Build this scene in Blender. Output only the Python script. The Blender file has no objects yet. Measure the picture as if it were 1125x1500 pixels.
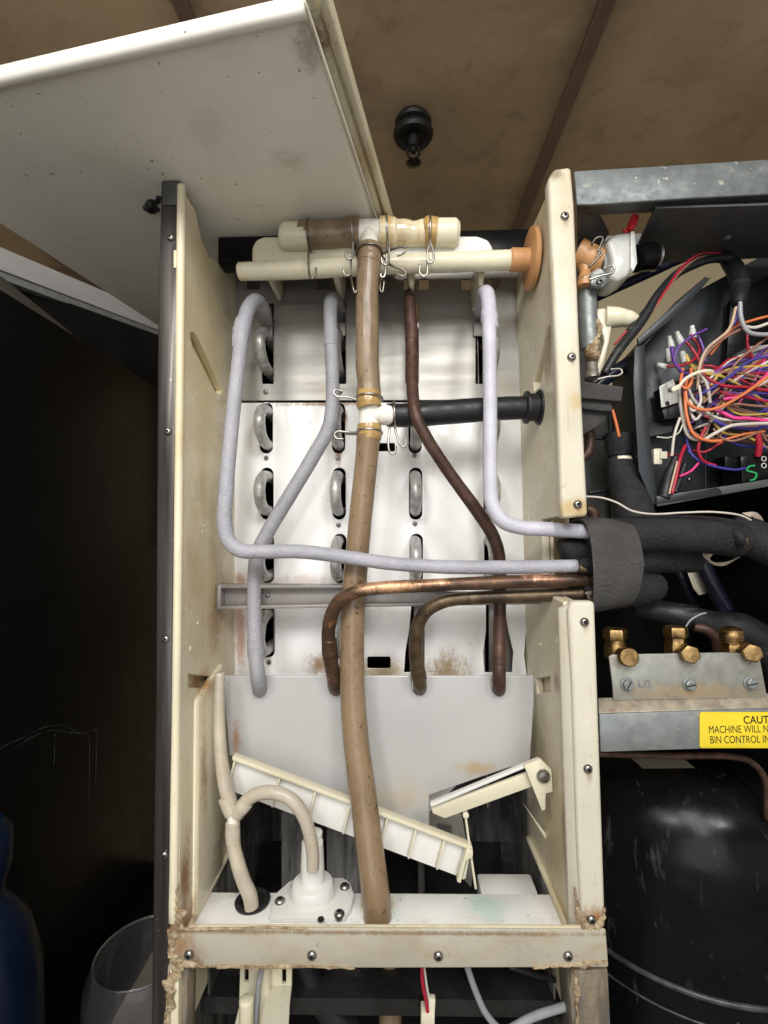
import bpy, bmesh, math, random
from mathutils import Vector, Matrix, noise
random.seed(7)
S = bpy.context.scene
COL = S.collection
# ------------------------------------------------------------------ camera
F = 720.0                      # focal length in pixels of the 1125 px wide photograph
CAMZ = 1.5
ROT = (Matrix.Rotation(math.radians(1.43), 3, 'Z') @ Matrix.Rotation(math.radians(92.8), 3, 'X')
       @ Matrix.Rotation(-0.012, 3, 'Z'))
CAM = Vector((0, 0, CAMZ))
cd = bpy.data.cameras.new('camera'); cam = bpy.data.objects.new('camera', cd); COL.objects.link(cam)
cd.sensor_fit = 'HORIZONTAL'; cd.sensor_width = 36; cd.lens = 36 * F / 1125
cd.clip_start = 0.01; cd.clip_end = 100
cam.matrix_world = Matrix.Translation(CAM) @ ROT.to_4x4()
S.camera = cam
# ------------------------------------------------------------------ light
w = bpy.data.worlds.new('World'); S.world = w; w.use_nodes = True
w.node_tree.nodes['Background'].inputs[0].default_value = (1.0, 0.93, 0.84, 1)
w.node_tree.nodes['Background'].inputs[1].default_value = 0.5
S.view_settings.view_transform = 'Standard'; S.view_settings.look = 'None'
S.view_settings.exposure = 0.0; S.view_settings.gamma = 1

def area(name, loc, target, size, power, color, sy=None):
    l = bpy.data.lights.new(name, 'AREA'); l.energy = power; l.color = color
    l.shape = 'RECTANGLE'; l.size = size; l.size_y = sy or size
    o = bpy.data.objects.new(name, l); COL.objects.link(o)
    o.location = Vector(loc) + Vector((0, 0, CAMZ))
    d = Vector(target) - Vector(loc); o.rotation_euler = d.to_track_quat('-Z', 'Y').to_euler() if name != 'tube_lamp' else (math.radians(12), 0, 0)
area('tube_lamp', (0.04, -0.75, 0.64), (0.03, 0.0, 0.0), 0.14, 14.0, (1.0, 0.985, 0.96), 1.1)
area('ceiling_lamp', (0.45, -0.62, 0.66), (0.0, 0.46, -0.05), 0.25, 6.0, (1.0, 0.985, 0.96))
area('left_side_fill', (-0.45, -0.60, 0.66), (0.05, 0.46, -0.05), 0.25, 6.0, (1.0, 0.985, 0.96))  # added fill from the left, brightens the right inner wall
area('rear_fill', (0.0, -1.0, -0.10), (0.0, 0.5, 0.3), 0.9, 4.5, (0.97, 0.98, 1.0))  # added large soft fill behind the camera, not a fixture of the room

# ------------------------------------------------------------------ helpers
def W(px, py, d):
    """photo pixel -> world point on the plane y = d"""
    v = ROT @ Vector(((px - 562.5) / F, -(py - 750) / F, -1))
    return CAM + v * (d / v.y)
def WZ(px, py, z):
    v = ROT @ Vector(((px - 562.5) / F, -(py - 750) / F, -1))
    return CAM + v * (z / v.z)
def R3(x, y, z): return Vector((x, y, z + CAMZ))

def tag(o, label=None, cat=None, group=None, kind=None):
    if label: o['label'] = label
    if cat: o['category'] = cat
    if group: o['group'] = group
    if kind: o['kind'] = kind
    return o
def thing(name, label, cat, group=None):
    o = bpy.data.objects.new(name, None); COL.objects.link(o); o.empty_display_size = 0.01
    return tag(o, label, cat, group)
def link(name, me, mat=None, parent=None):
    o = bpy.data.objects.new(name, me); COL.objects.link(o)
    if mat is not None and not me.materials: me.materials.append(mat)
    if parent is not None: o.parent = parent
    return o
def smooth(me, ang=38):
    for p in me.polygons: p.use_smooth = True
    try: me.set_sharp_from_angle(angle=math.radians(ang))
    except Exception: pass
def mk(name, verts, faces, mat, parent=None, ang=38):
    me = bpy.data.meshes.new(name); me.from_pydata([tuple(v) for v in verts], [], faces); me.update()
    smooth(me, ang); return link(name, me, mat, parent)
def from_bm(name, bm, mat, parent=None, ang=38):
    bmesh.ops.recalc_face_normals(bm, faces=bm.faces)
    me = bpy.data.meshes.new(name); bm.to_mesh(me); bm.free(); smooth(me, ang)
    return link(name, me, mat, parent)
def bm_prism(bm, pts, vec, bevel=0.0, seg=2):
    vs = [bm.verts.new(p) for p in pts]; f = bm.faces.new(vs)
    r = bmesh.ops.extrude_face_region(bm, geom=[f])
    nv = [e for e in r['geom'] if isinstance(e, bmesh.types.BMVert)]
    bmesh.ops.translate(bm, verts=nv, vec=Vector(vec))
    if bevel > 0:
        es = set()
        for v in vs + nv:
            for e in v.link_edges: es.add(e)
        bmesh.ops.bevel(bm, geom=list(es), offset=bevel, segments=seg, profile=0.5, affect='EDGES', clamp_overlap=True)
def prism(name, pts, vec, mat, parent=None, bevel=0.0008, seg=2):
    bm = bmesh.new(); bm_prism(bm, pts, vec, bevel, seg); return from_bm(name, bm, mat, parent)
def slab(name, pxs, d, t, mat, parent=None, bevel=0.0008, seg=2):
    """polygon in photo pixels at depth d, thickness t going back"""
    return prism(name, [W(x, y, d) for x, y in pxs], (0, t, 0), mat, parent, bevel, seg)
def box(name, a, b, mat, parent=None, bevel=0.0008, seg=2):
    x0, y0, z0 = a; x1, y1, z1 = b
    return prism(name, [R3(x0, y0, z0), R3(x1, y0, z0), R3(x1, y0, z1), R3(x0, y0, z1)], (0, y1 - y0, 0), mat, parent, bevel, seg)
def merge(name, fn, mat, parent=None):
    bm = bmesh.new(); fn(bm); return from_bm(name, bm, mat, parent)

def spline(P, Rr, res):
    """Catmull-Rom through P with radii"""
    n = len(P)
    if n == 2: return [P[0].lerp(P[1], i / res) for i in range(res + 1)], [Rr[0] + (Rr[1] - Rr[0]) * i / res for i in range(res + 1)]
    out, ro = [], []
    for i in range(n - 1):
        p0 = P[i - 1] if i else P[0] * 2 - P[1]; p1 = P[i]; p2 = P[i + 1]
        p3 = P[i + 2] if i + 2 < n else P[-1] * 2 - P[-2]
        t0 = 0; t1 = t0 + max((p1 - p0).length, 1e-6) ** .5; t2 = t1 + max((p2 - p1).length, 1e-6) ** .5; t3 = t2 + max((p3 - p2).length, 1e-6) ** .5
        for k in range(res):
            u = k / res; t = t1 + (t2 - t1) * u
            A1 = p0 * ((t1 - t) / (t1 - t0)) + p1 * ((t - t0) / (t1 - t0))
            A2 = p1 * ((t2 - t) / (t2 - t1)) + p2 * ((t - t1) / (t2 - t1))
            A3 = p2 * ((t3 - t) / (t3 - t2)) + p3 * ((t - t2) / (t3 - t2))
            B1 = A1 * ((t2 - t) / (t2 - t0)) + A2 * ((t - t0) / (t2 - t0))
            B2 = A2 * ((t3 - t) / (t3 - t1)) + A3 * ((t - t1) / (t3 - t1))
            out.append(B1 * ((t2 - t) / (t2 - t1)) + B2 * ((t - t1) / (t2 - t1)))
            s = u * u * (3 - 2 * u); ro.append(Rr[i] + (Rr[i + 1] - Rr[i]) * s)
    out.append(P[-1].copy()); ro.append(Rr[-1])
    return out, ro
def bm_tube(bm, pts, r=None, seg=16, res=6, bump=0.0, bf=60.0, flat=1.0, rnd=True, hollow=0.0):
    """pts: (px, py, depth[, radius_px]) or Vector (radius r in metres) ; r = default radius in photo px at that depth"""
    P, Rr = [], []
    for p in pts:
        if isinstance(p, Vector): P.append(p); Rr.append(r)
        else:
            P.append(W(p[0], p[1], p[2])); Rr.append((p[3] if len(p) > 3 else r) * p[2] / F)
    C, Q = spline(P, Rr, res)
    n = len(C); T = []
    for i in range(n):
        a = C[max(i - 1, 0)]; b = C[min(i + 1, n - 1)]; T.append((b - a).normalized())
    up = Vector((0, -1, 0)) if abs(T[0].y) < .9 else Vector((0, 0, 1))
    N = (up - T[0] * up.dot(T[0])).normalized()
    rings = []
    def ring(c, t, nn, q):
        b = t.cross(nn); vs = []
        for k in range(seg):
            a = 2 * math.pi * k / seg
            dirv = nn * math.cos(a) * flat + b * math.sin(a)
            rr = q
            if bump: rr = q * (1 + bump * noise.noise((c + dirv * q) * bf) + bump * .5 * noise.noise((c + dirv * q) * bf * 2.7))
            vs.append(bm.verts.new(c + dirv * rr))
        return vs
    for i in range(n):
        if i: N = (N - T[i] * N.dot(T[i])).normalized()
        if rnd and i == 0: rings.append(ring(C[0], T[0], N, Q[0] * .82))
        if rnd and i == 0: C0 = C[0] + T[0] * min(Q[0] * .18, (C[1] - C[0]).length * .5); rings.append(ring(C0, T[0], N, Q[0]))
        elif rnd and i == n - 1:
            C1 = C[-1] - T[-1] * min(Q[-1] * .18, (C[-1] - C[-2]).length * .5); rings.append(ring(C1, T[i], N, Q[i])); rings.append(ring(C[-1], T[i], N, Q[i] * .82))
        else: rings.append(ring(C[i], T[i], N, Q[i]))
    for i in range(len(rings) - 1):
        A, B = rings[i], rings[i + 1]
        for k in range(seg):
            bm.faces.new((A[k], A[(k + 1) % seg], B[(k + 1) % seg], B[k]))
    bm.faces.new(rings[0][::-1]); bm.faces.new(rings[-1])
def tube(name, pts, r, mat, parent=None, **k):
    bm = bmesh.new(); bm_tube(bm, pts, r, **k); return from_bm(name, bm, mat, parent, 50)
def bm_lathe(bm, c, axis, prof, seg=32, start=None):
    """prof: list of (distance along axis, radius) in metres"""
    axis = Vector(axis).normalized(); u = axis.orthogonal().normalized(); v = axis.cross(u)
    rings = []
    for h, r in prof:
        rings.append([bm.verts.new(c + axis * h + (u * math.cos(2 * math.pi * k / seg) + v * math.sin(2 * math.pi * k / seg)) * max(r, 1e-5)) for k in range(seg)])
    for A, B in zip(rings, rings[1:]):
        for k in range(seg): bm.faces.new((A[k], A[(k + 1) % seg], B[(k + 1) % seg], B[k]))
    bm.faces.new(rings[0][::-1]); bm.faces.new(rings[-1])
def lathe(name, c, axis, prof, mat, parent=None, seg=32):
    bm = bmesh.new(); bm_lathe(bm, c, axis, prof, seg); return from_bm(name, bm, mat, parent, 35)
def bm_torus(bm, c, axis, R, r, seg=32, ms=8, e=1.0):
    axis = Vector(axis).normalized(); u = axis.orthogonal().normalized(); v = axis.cross(u)
    rings = []
    for k in range(seg):
        a = 2 * math.pi * k / seg; d = u * math.cos(a) + v * math.sin(a)
        rings.append([bm.verts.new(c + d * (R + r * math.cos(2 * math.pi * j / ms)) + axis * r * math.sin(2 * math.pi * j / ms)) for j in range(ms)])
    for k in range(seg):
        A, B = rings[k], rings[(k + 1) % seg]
        for j in range(ms): bm.faces.new((A[j], A[(j + 1) % ms], B[(j + 1) % ms], B[j]))
def torus(name, c, axis, R, r, mat, parent=None, **k):
    bm = bmesh.new(); bm_torus(bm, c, axis, R, r, **k); return from_bm(name, bm, mat, parent, 80)
def plate(name, outline, holes, d, t, mat, parent=None, bevel=0.0006):
    """flat sheet in the plane y=d with holes, outline and holes in photo px"""
    cu = bpy.data.curves.new(name, 'CURVE'); cu.dimensions = '2D'; cu.fill_mode = 'BOTH'
    cu.extrude = t / 2 - bevel; cu.bevel_depth = bevel; cu.bevel_resolution = 1; cu.offset = -bevel
    for poly in [outline] + holes:
        sp = cu.splines.new('POLY'); sp.points.add(len(poly) - 1); sp.use_cyclic_u = True
        for q, (x, y) in zip(sp.points, poly):
            p = W(x, y, d); q.co = (p.x, p.z, 0, 1)
    o = bpy.data.objects.new('tmp', cu); me = bpy.data.meshes.new_from_object(o)
    bpy.data.objects.remove(o); bpy.data.curves.remove(cu)
    me.name = name
    for v in me.vertices: v.co = (v.co.x, d + t / 2 - v.co.z, v.co.y)
    me.materials.clear(); smooth(me, 30)
    return link(name, me, mat, parent)
def text(name, body, p, size, mat, parent, ext=0.0002, xs=1.0, rot=0.0, bold=0.0):
    cu = bpy.data.curves.new(name, 'FONT'); cu.body = body; cu.size = size; cu.extrude = ext; cu.offset = bold
    o = bpy.data.objects.new('tmp', cu); me = bpy.data.meshes.new_from_object(o)
    bpy.data.objects.remove(o); bpy.data.curves.remove(cu)
    c, s = math.cos(rot), math.sin(rot)
    for v in me.vertices:
        x = v.co.x * xs; y = v.co.y
        v.co = (p.x + x * c - y * s, p.y - v.co.z, p.z + x * s + y * c)
    me.materials.clear()
    return link(name, me, mat, parent)
def rrect(x0, y0, x1, y1, r, n=5):
    out = []
    for cx, cy, a0 in ((x1 - r, y0 + r, -90), (x1 - r, y1 - r, 0), (x0 + r, y1 - r, 90), (x0 + r, y0 + r, 180)):
        for k in range(n + 1):
            a = math.radians(a0 + 90 * k / n); out.append((cx + r * math.cos(a), cy + r * math.sin(a)))
    return out
def inst(name, me, loc, rot, parent, scale=1.0):
    o = bpy.data.objects.new(name, me); COL.objects.link(o); o.location = loc; o.rotation_euler = rot
    o.scale = (scale,) * 3; o.parent = parent; o['_inst'] = 1; return o

# ------------------------------------------------------------------ materials
def srgb(r, g, b):
    f = lambda c: (c / 255 / 12.92) if c / 255 <= .04045 else ((c / 255 + .055) / 1.055) ** 2.4
    return (f(r), f(g), f(b))
class NT:
    def __init__(s, name):
        s.m = bpy.data.materials.new(name); s.m.use_nodes = True; s.t = s.m.node_tree; s.b = s.t.nodes['Principled BSDF']
        s.geo = s.t.nodes.new('ShaderNodeNewGeometry')
    def n(s, t, **k):
        x = s.t.nodes.new(t)
        for a, b in k.items(): setattr(x, a, b)
        return x
    def l(s, a, b): s.t.links.new(a, b)
    def coord(s, sc, off=0):
        mp = s.n('ShaderNodeMapping'); mp.inputs['Scale'].default_value = sc if hasattr(sc, '__len__') else (sc,) * 3
        mp.inputs['Location'].default_value = (off, off * 1.7, off * .6)
        s.l(s.geo.outputs['Position'], mp.inputs['Vector']); return mp.outputs[0]
    def noise(s, sc, off=0, detail=4, rough=.6, dist=0):
        x = s.n('ShaderNodeTexNoise'); x.inputs['Scale'].default_value = 1; x.inputs['Detail'].default_value = detail
        x.inputs['Roughness'].default_value = rough; x.inputs['Distortion'].default_value = dist
        s.l(s.coord(sc, off), x.inputs['Vector']); return x.outputs['Fac']
    def ramp(s, v, a, b, c=0.0, d=1.0):
        x = s.n('ShaderNodeMapRange', interpolation_type='SMOOTHSTEP'); x.inputs[1].default_value = a; x.inputs[2].default_value = b
        x.inputs[3].default_value = c; x.inputs[4].default_value = d; s.l(v, x.inputs[0]); return x.outputs[0]
    def math(s, op, a, b=None):
        x = s.n('ShaderNodeMath', operation=op)
        for i, v in enumerate((a, b)):
            if v is None: continue
            if isinstance(v, (int, float)): x.inputs[i].default_value = v
            else: s.l(v, x.inputs[i])
        return x.outputs[0]
    def mix(s, f, a, b):
        x = s.n('ShaderNodeMix', data_type='RGBA')
        for i, v in ((0, f), (6, a), (7, b)):
            if isinstance(v, (int, float)): x.inputs[i].default_value = v
            elif isinstance(v, tuple): x.inputs[i].default_value = (*v, 1)
            else: s.l(v, x.inputs[i])
        return x.outputs[2]
def mat(name, base, rough=.45, metal=0.0, var=.18, vs=14, streak=None, stains=(), speck=None, blobs=(), bump=0.0, bs=400, bdist=.0004,
        rvar=.12, coat=0.0, trans=0.0, sss=0.0, ior=1.45, spec=None):
    """stains: (colour, scale, low, high, amount) ; blobs: (centre, radius, colour, amount[, noise scale, stretch])"""
    N = NT(name); c = base
    v1 = N.noise(vs if streak is None else streak, 3.1, 5)
    dk = tuple(x * (1 - var) for x in base); lt = tuple(min(x * (1 + var * .6), 1) for x in base)
    c = N.mix(N.ramp(v1, .3, .7), dk, lt)
    for i, (col, sc, lo, hi, am) in enumerate(stains):
        f = N.ramp(N.noise(sc, 7.7 + i * 5.3, 6, .65, .4), lo, hi, 0, am); c = N.mix(f, c, col)
    for i, bl in enumerate(blobs):
        ctr, rad, col, am = bl[:4]; ns = bl[4] if len(bl) > 4 else 70; st = bl[5] if len(bl) > 5 else (1, 1, 1)
        sub = N.n('ShaderNodeVectorMath', operation='SUBTRACT'); N.l(N.geo.outputs['Position'], sub.inputs[0]); sub.inputs[1].default_value = tuple(ctr)
        ml = N.n('ShaderNodeVectorMath', operation='MULTIPLY'); N.l(sub.outputs[0], ml.inputs[0]); ml.inputs[1].default_value = tuple(1 / (rad * s_) for s_ in st)
        ln = N.n('ShaderNodeVectorMath', operation='LENGTH'); N.l(ml.outputs[0], ln.inputs[0])
        d = N.math('ADD', ln.outputs['Value'], N.math('MULTIPLY', N.math('SUBTRACT', N.noise((ns * .6, ns * .6, ns * .28), 11 + i, 5, .65), .5), 1.5))
        fall = N.ramp(d, 1.25, .05)
        fine = N.ramp(N.math('ADD', N.noise((ns * 3.2, ns * 3.2, ns * 1.6), 31 + i, 4, .65), N.math('MULTIPLY', fall, .30)), .48, .74)
        c = N.mix(N.math('MULTIPLY', N.math('MULTIPLY', fall, am), N.math('ADD', N.math('MULTIPLY', fine, .8), .2)), c, col)
    if speck:
        col, sc, lo, am = speck; f = N.ramp(N.noise(sc, 23.3, 2, .5), lo, lo + .04, 0, am); c = N.mix(f, c, col)
    if isinstance(c, tuple): N.b.inputs['Base Color'].default_value = (*c, 1)
    else: N.l(c, N.b.inputs['Base Color'])
    N.l(N.ramp(N.noise(vs * 2.3 if streak is None else streak, 41, 5), .25, .75, max(rough - rvar, .02), min(rough + rvar, 1)), N.b.inputs['Roughness'])
    N.b.inputs['Metallic'].default_value = metal
    N.b.inputs['Coat Weight'].default_value = coat; N.b.inputs['Coat Roughness'].default_value = .15
    N.b.inputs['Transmission Weight'].default_value = trans; N.b.inputs['IOR'].default_value = ior
    if spec is not None: N.b.inputs['Specular IOR Level'].default_value = spec
    if sss: N.b.inputs['Subsurface Weight'].default_value = sss; N.b.inputs['Subsurface Radius'].default_value = (.01, .007, .004); N.b.inputs['Subsurface Scale'].default_value = .5
    if bump:
        bp = N.n('ShaderNodeBump'); bp.inputs['Strength'].default_value = bump; bp.inputs['Distance'].default_value = bdist
        N.l(N.noise(bs, 2, 4), bp.inputs['Height']); N.l(bp.outputs[0], N.b.inputs['Normal'])
    return N.m
RUST = (0.30, 0.13, 0.045); DIRT = (0.16, 0.10, 0.05); OCH = (0.45, 0.27, 0.09)
M = {}
M['cream'] = mat('cream_plastic', (.76, .70, .52), .33, var=.1, vs=9, stains=(((.52, .38, .15), (9, 9, 3), .46, .68, .6), (DIRT, (60, 60, 22), .60, .78, .5), ((.40, .26, .12), (120, 120, 9), .62, .74, .55), ((.86, .82, .70), (30, 30, 30), .58, .66, .35)),
    speck=(DIRT, 420, .73, .7), bump=.12, bs=60, bdist=.002,
    blobs=((W(300, 560, .46), .10, (.68, .52, .24), .5, 20, (1, 1, 1.4)), (W(285, 850, .44), .03, (.5, .3, .12), .5, 60, (1, 1, 2)), (W(312, 900, .5), .028, RUST, .75, 120, (1, 1, 1.6)), (W(300, 1000, .47), .02, (.4, .2, .06), .9, 90), (W(292, 1130, .46), .012, RUST, .8, 110, (1, 1, 5)),
           (W(806, 520, .45), .02, (.30, .2, .10), .95, 260, (1, 1, 1.6)), (W(268, 1290, .43), .016, RUST, .9, 120, (1, 1, 3)), (W(812, 1000, .45), .014, RUST, .9, 120),
           (W(868, 1348, .42), .013, RUST, 1, 130), (W(830, 1200, .44), .012, RUST, .7, 120, (1, 1, 7)), (W(270, 1345, .43), .02, RUST, .9, 130)))
M['flange'] = mat('aged_cream_flange', (.62, .59, .48), .42, var=.08, vs=10, stains=(((.48, .36, .18), (14, 14, 6), .46, .72, .5), (DIRT, 90, .62, .76, .45), ((.36, .24, .12), (200, 200, 12), .62, .74, .5)), speck=(DIRT, 380, .74, .7), bump=.1, bs=80, bdist=.001,
    blobs=((W(868, 1348, .42), .016, RUST, 1, 130), (W(265, 1365, .42), .02, RUST, .8, 130), (W(845, 590, .42), .01, (.5, .33, .1), .5, 100), (W(835, 745, .42), .02, (.5, .33, .1), .7, 60, (1.5, 1, .5)),
           (W(815, 258, .42), .008, (.25, .2, .12), .9, 300)) + tuple((W(x_, y_ + 6, .42), .0045, (.25, .16, .09), .8, 200, (1, 1, 2.2)) for x_, y_ in ((827, 317), (837, 523), (846, 739), (856, 911), (861, 1126))))
M['band'] = mat('stained_bottom_flange', (.42, .395, .32), .5, var=.1, vs=16, stains=(((.36, .27, .15), (12, 12, 30), .48, .7, .55),), speck=(DIRT, 300, .72, .8), bump=.25, bs=120, bdist=.001,
    blobs=((W(560, 1361, .42), .02, (.20, .13, .06), .85, 200, (20, 1, .13)), (W(390, 1418, .42), .02, (.22, .15, .07), .95, 200, (9, 1, .13)), (W(800, 1419, .42), .02, (.22, .15, .07), .9, 200, (8, 1, .12)),
           (W(262, 1375, .42), .022, (.30, .17, .07), .95, 120), (W(280, 1410, .42), .02, (.18, .11, .06), .9, 120)))
M['ledge'] = mat('white_ledge', (.88, .88, .86), .3, var=.05, vs=20, stains=(((.62, .55, .38), 26, .52, .75, .6),), speck=(DIRT, 330, .70, .8),
    blobs=((WZ(712, 1328, -.334), .026, (.50, .72, .66), .75, 25), (WZ(580, 1340, -.334), .012, (.6, .75, .74), .5, 40)))
M['white'] = mat('white_plastic', (.74, .735, .70), .27, var=.05, vs=16, stains=(((.60, .52, .34), 18, .56, .8, .5),), speck=(DIRT, 360, .745, .8))
M['splash'] = mat('satin_white_splash_plate', (.46, .46, .455), .22, var=.05, vs=9, stains=(((.52, .42, .24), 12, .60, .8, .4),), speck=((.2, .14, .08), 300, .725, .8), rvar=.05,
    blobs=((W(560, 1170, .505), .03, (.46, .37, .22), .4, 60, (2.5, 1, .6)), (W(700, 1125, .505), .03, (.45, .33, .18), .8, 60, (1, 1, .35)), (W(345, 1080, .505), .008, RUST, .8, 160, (.8, 1, 3)), (W(780, 1100, .505), .006, RUST, .9, 200, (.6, 1, 2)), (W(600, 1155, .505), .03, (.46, .39, .26), .4, 60, (1, 1, 1))))
evb = [(W(480, 592, .555), .02, RUST, .85, 220, (4, 1, .18)), (W(680, 588, .555), .02, OCH, .8, 220, (4, 1, .15)), (W(505, 612, .555), .005, RUST, 1, 200, (.8, 1, 3)), (W(655, 984, .555), .034, (.40, .28, .14), .9, 280, (1, 1, .9)),
       (W(560, 985, .555), .03, (.46, .34, .17), .85, 200, (1.2, 1, .8)), (W(468, 972, .555), .02, (.33, .2, .1), .95, 230, (1, 1, .8)), (W(440, 852, .555), .022, (.5, .33, .24), .45, 120, (2.4, 1, .5)), (W(352, 920, .555), .012, (.5, .2, .1), .7, 120, (.7, 1, 5)),
       (W(350, 848, .555), .01, (.5, .2, .1), .7, 120), (W(495, 660, .555), .006, RUST, .8, 200, (1, 1, 6))]
M['evap'] = mat('white_evaporator_shield', (.9, .9, .89), .2, var=.05, vs=10, stains=(((.55, .45, .28), (14, 14, 8), .57, .8, .5),), speck=(DIRT, 280, .735, .85), rvar=.06, blobs=evb)
M['steel'] = mat('brushed_steel_plate', (.31, .30, .275), .46, .7, var=.12, streak=(6, 6, 60), rvar=.08, stains=(((.32, .26, .17), 16, .52, .75, .5),), blobs=evb[:2], bump=.05, bs=200)
M['trim'] = mat('dark_stainless_trim', (.10, .092, .085), .33, .85, var=.4, streak=(160, 160, 5), rvar=.1, speck=((.4, .4, .42), 240, .74, .6))
M['lidm'] = mat('dirty_white_lid', (.79, .77, .69), .38, var=.08, vs=5, stains=(((.42, .36, .26), 9, .5, .85, .4), ((.28, .2, .12), 45, .68, .8, .4)), speck=(DIRT, 190, .72, .8),
    blobs=((WZ(425, 235, .318), .02, (.38, .28, .2), .4, 190), (WZ(452, 70, .318), .012, (.2, .13, .06), .6, 190, (1, 2, 1)), (WZ(300, 190, .318), .03, (.4, .32, .25), .2, 90)))
M['lidrim'] = mat('yellowed_lid_rim', (.60, .56, .40), .35, var=.1, vs=10, stains=(((.38, .27, .12), (20, 9, 20), .5, .72, .7),), speck=(DIRT, 260, .70, .8), blobs=((WZ(448, 60, .318), .022, (.16, .10, .05), 1.0, 120, (1, 1.5, 1)), (WZ(520, 240, .318), .02, (.4, .28, .12), .8, 90, (1, 1.5, 1))))
M['blackm'] = mat('black_painted_steel', (.004, .004, .0045), .30, 0, var=.2, rvar=.04, spec=.2, speck=((.15, .15, .15), 240, .77, .5))
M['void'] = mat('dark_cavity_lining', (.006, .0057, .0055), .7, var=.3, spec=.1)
M['floor'] = mat('pale_floor', (.42, .40, .36), .6)
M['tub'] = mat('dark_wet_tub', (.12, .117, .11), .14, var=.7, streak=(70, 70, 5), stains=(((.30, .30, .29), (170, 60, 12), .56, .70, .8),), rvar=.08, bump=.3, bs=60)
M['wetstrip'] = mat('wet_steel_strip', (.26, .255, .24), .2, .3, var=.4, streak=(120, 120, 5), stains=(((.04, .04, .04), (80, 80, 8), .48, .62, .8), ((.6, .6, .58), (260, 100, 18), .64, .72, .8)), bump=.3, bs=80)
M['tubfloor'] = mat('dark_water', (.02, .02, .02), .06, var=.5, bump=.5, bs=70, bdist=.002)
M['pipegrey'] = mat('grey_painted_pipe', (.38, .38, .425), .46, var=.12, vs=40, bump=.55, bs=320, bdist=.0022, speck=((.2, .18, .17), 300, .745, .7))
M['pipeslate'] = mat('slate_painted_pipe', (.33, .33, .355), .42, var=.12, vs=40, bump=.6, bs=360, bdist=.002, speck=((.15, .14, .13), 300, .74, .7))
M['pipewhite'] = mat('pale_painted_pipe', (.53, .53, .60), .42, var=.1, vs=40, bump=.4, bs=300, bdist=.0016, speck=((.25, .2, .2), 280, .745, .7))
M['bend'] = mat('tinned_tube_bend', (.46, .46, .445), .36, .35, var=.25, vs=90, stains=(((.2, .19, .17), 120, .5, .7, .6),))
M['brownpipe'] = mat('brown_tarnished_copper', (.085, .046, .034), .5, .35, var=.35, vs=80, bump=.3, bs=300, stains=(((.20, .10, .06), 90, .58, .75, .6),))
M['copper'] = mat('patchy_copper', (.12, .068, .042), .42, .5, var=.3, vs=60, stains=(((.045, .03, .022), (22, 22, 60), .46, .6, .85), ((.30, .12, .05), (60, 60, 110), .58, .66, .8), ((.10, .09, .05), (40, 90, 90), .62, .70, .7)),
    blobs=((W(570, 858, .455), .02, (.80, .46, .26), .9, 190, (1.8, 1, .4)), (W(640, 852, .455), .012, (.80, .46, .27), .85, 190, (1.6, 1, .4)), (W(790, 846, .455), .010, (1.0, .50, .34), 1, 260, (2.4, 1, .5))))
M['olive'] = mat('olive_tarnished_copper', (.12, .085, .05), .4, .6, var=.4, vs=50, stains=(((.045, .032, .022), 40, .5, .66, .8), ((.25, .17, .09), 70, .6, .75, .6)))
M['hose'] = mat('brown_stained_hose', (.26, .19, .12), .36, var=.2, vs=22, stains=(((.13, .085, .045), (50, 50, 22), .44, .7, .7), ((.36, .24, .10), 25, .62, .8, .4)), speck=((.08, .05, .03), 220, .70, .8), sss=.2, coat=.12)
M['hosetan'] = mat('tan_stained_hose', (.26, .18, .105), .3, var=.12, vs=20, stains=(((.15, .095, .05), (50, 50, 16), .45, .72, .8), ((.36, .27, .17), (30, 30, 9), .52, .75, .6)), speck=((.10, .06, .03), 170, .66, .85), sss=.15, coat=.15)
M['hoseend'] = mat('yellowed_hose_cuff', (.46, .30, .11), .25, var=.2, vs=50, stains=(((.20, .12, .04), (60, 60, 160), .5, .68, .7),), sss=.2, coat=.3)
M['hosepale'] = mat('pale_clear_hose', (.70, .62, .42), .2, var=.15, vs=40, stains=(((.50, .28, .07), (110, 22, 22), .50, .68, .8),), sss=.5, coat=.4)
M['clearhose'] = mat('milky_vinyl_tube', (.50, .45, .36), .3, var=.12, vs=30, stains=(((.38, .30, .18), 40, .5, .75, .5),), sss=.3, coat=.2)
M['wtube'] = mat('ivory_tube', (.70, .66, .50), .28, var=.06, vs=16, stains=(((.60, .47, .26), 22, .55, .8, .5),), sss=.2)
M['pvc'] = mat('white_fitting', (.80, .78, .70), .22, var=.03, sss=.15)
M['tan'] = mat('orange_tan_plastic', (.56, .30, .13), .38, var=.1, vs=30, sss=.2)
M['rubber'] = mat('black_rubber', (.011, .012, .014), .46, var=.3, vs=40, stains=(((.10, .10, .10), (14, 60, 60), .55, .75, .6),), speck=((.3, .3, .3), 300, .75, .5), bump=.15, bs=200)
M['foam'] = mat('black_foam', (.015, .015, .0165), .7, var=.35, vs=60, bump=.9, bs=420, bdist=.002, speck=((.12, .12, .12), 200, .74, .6))
M['foamgrey'] = mat('grey_foam_tape', (.058, .056, .055), .85, var=.2, vs=60, bump=.9, bs=500, bdist=.002, stains=(((.14, .13, .12), (80, 30, 14), .64, .74, .5),))
M['wire'] = mat('bright_spring_wire', (.42, .40, .37), .36, 1, var=.15)
M['darkwire'] = mat('dull_spring_wire', (.22, .195, .16), .35, 1, var=.3, vs=120)
M['screw'] = mat('steel_screw', (.36, .35, .34), .3, 1, var=.3, vs=200)
M['hole'] = mat('socket_black', (.008, .008, .008), .7, var=.1)
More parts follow.
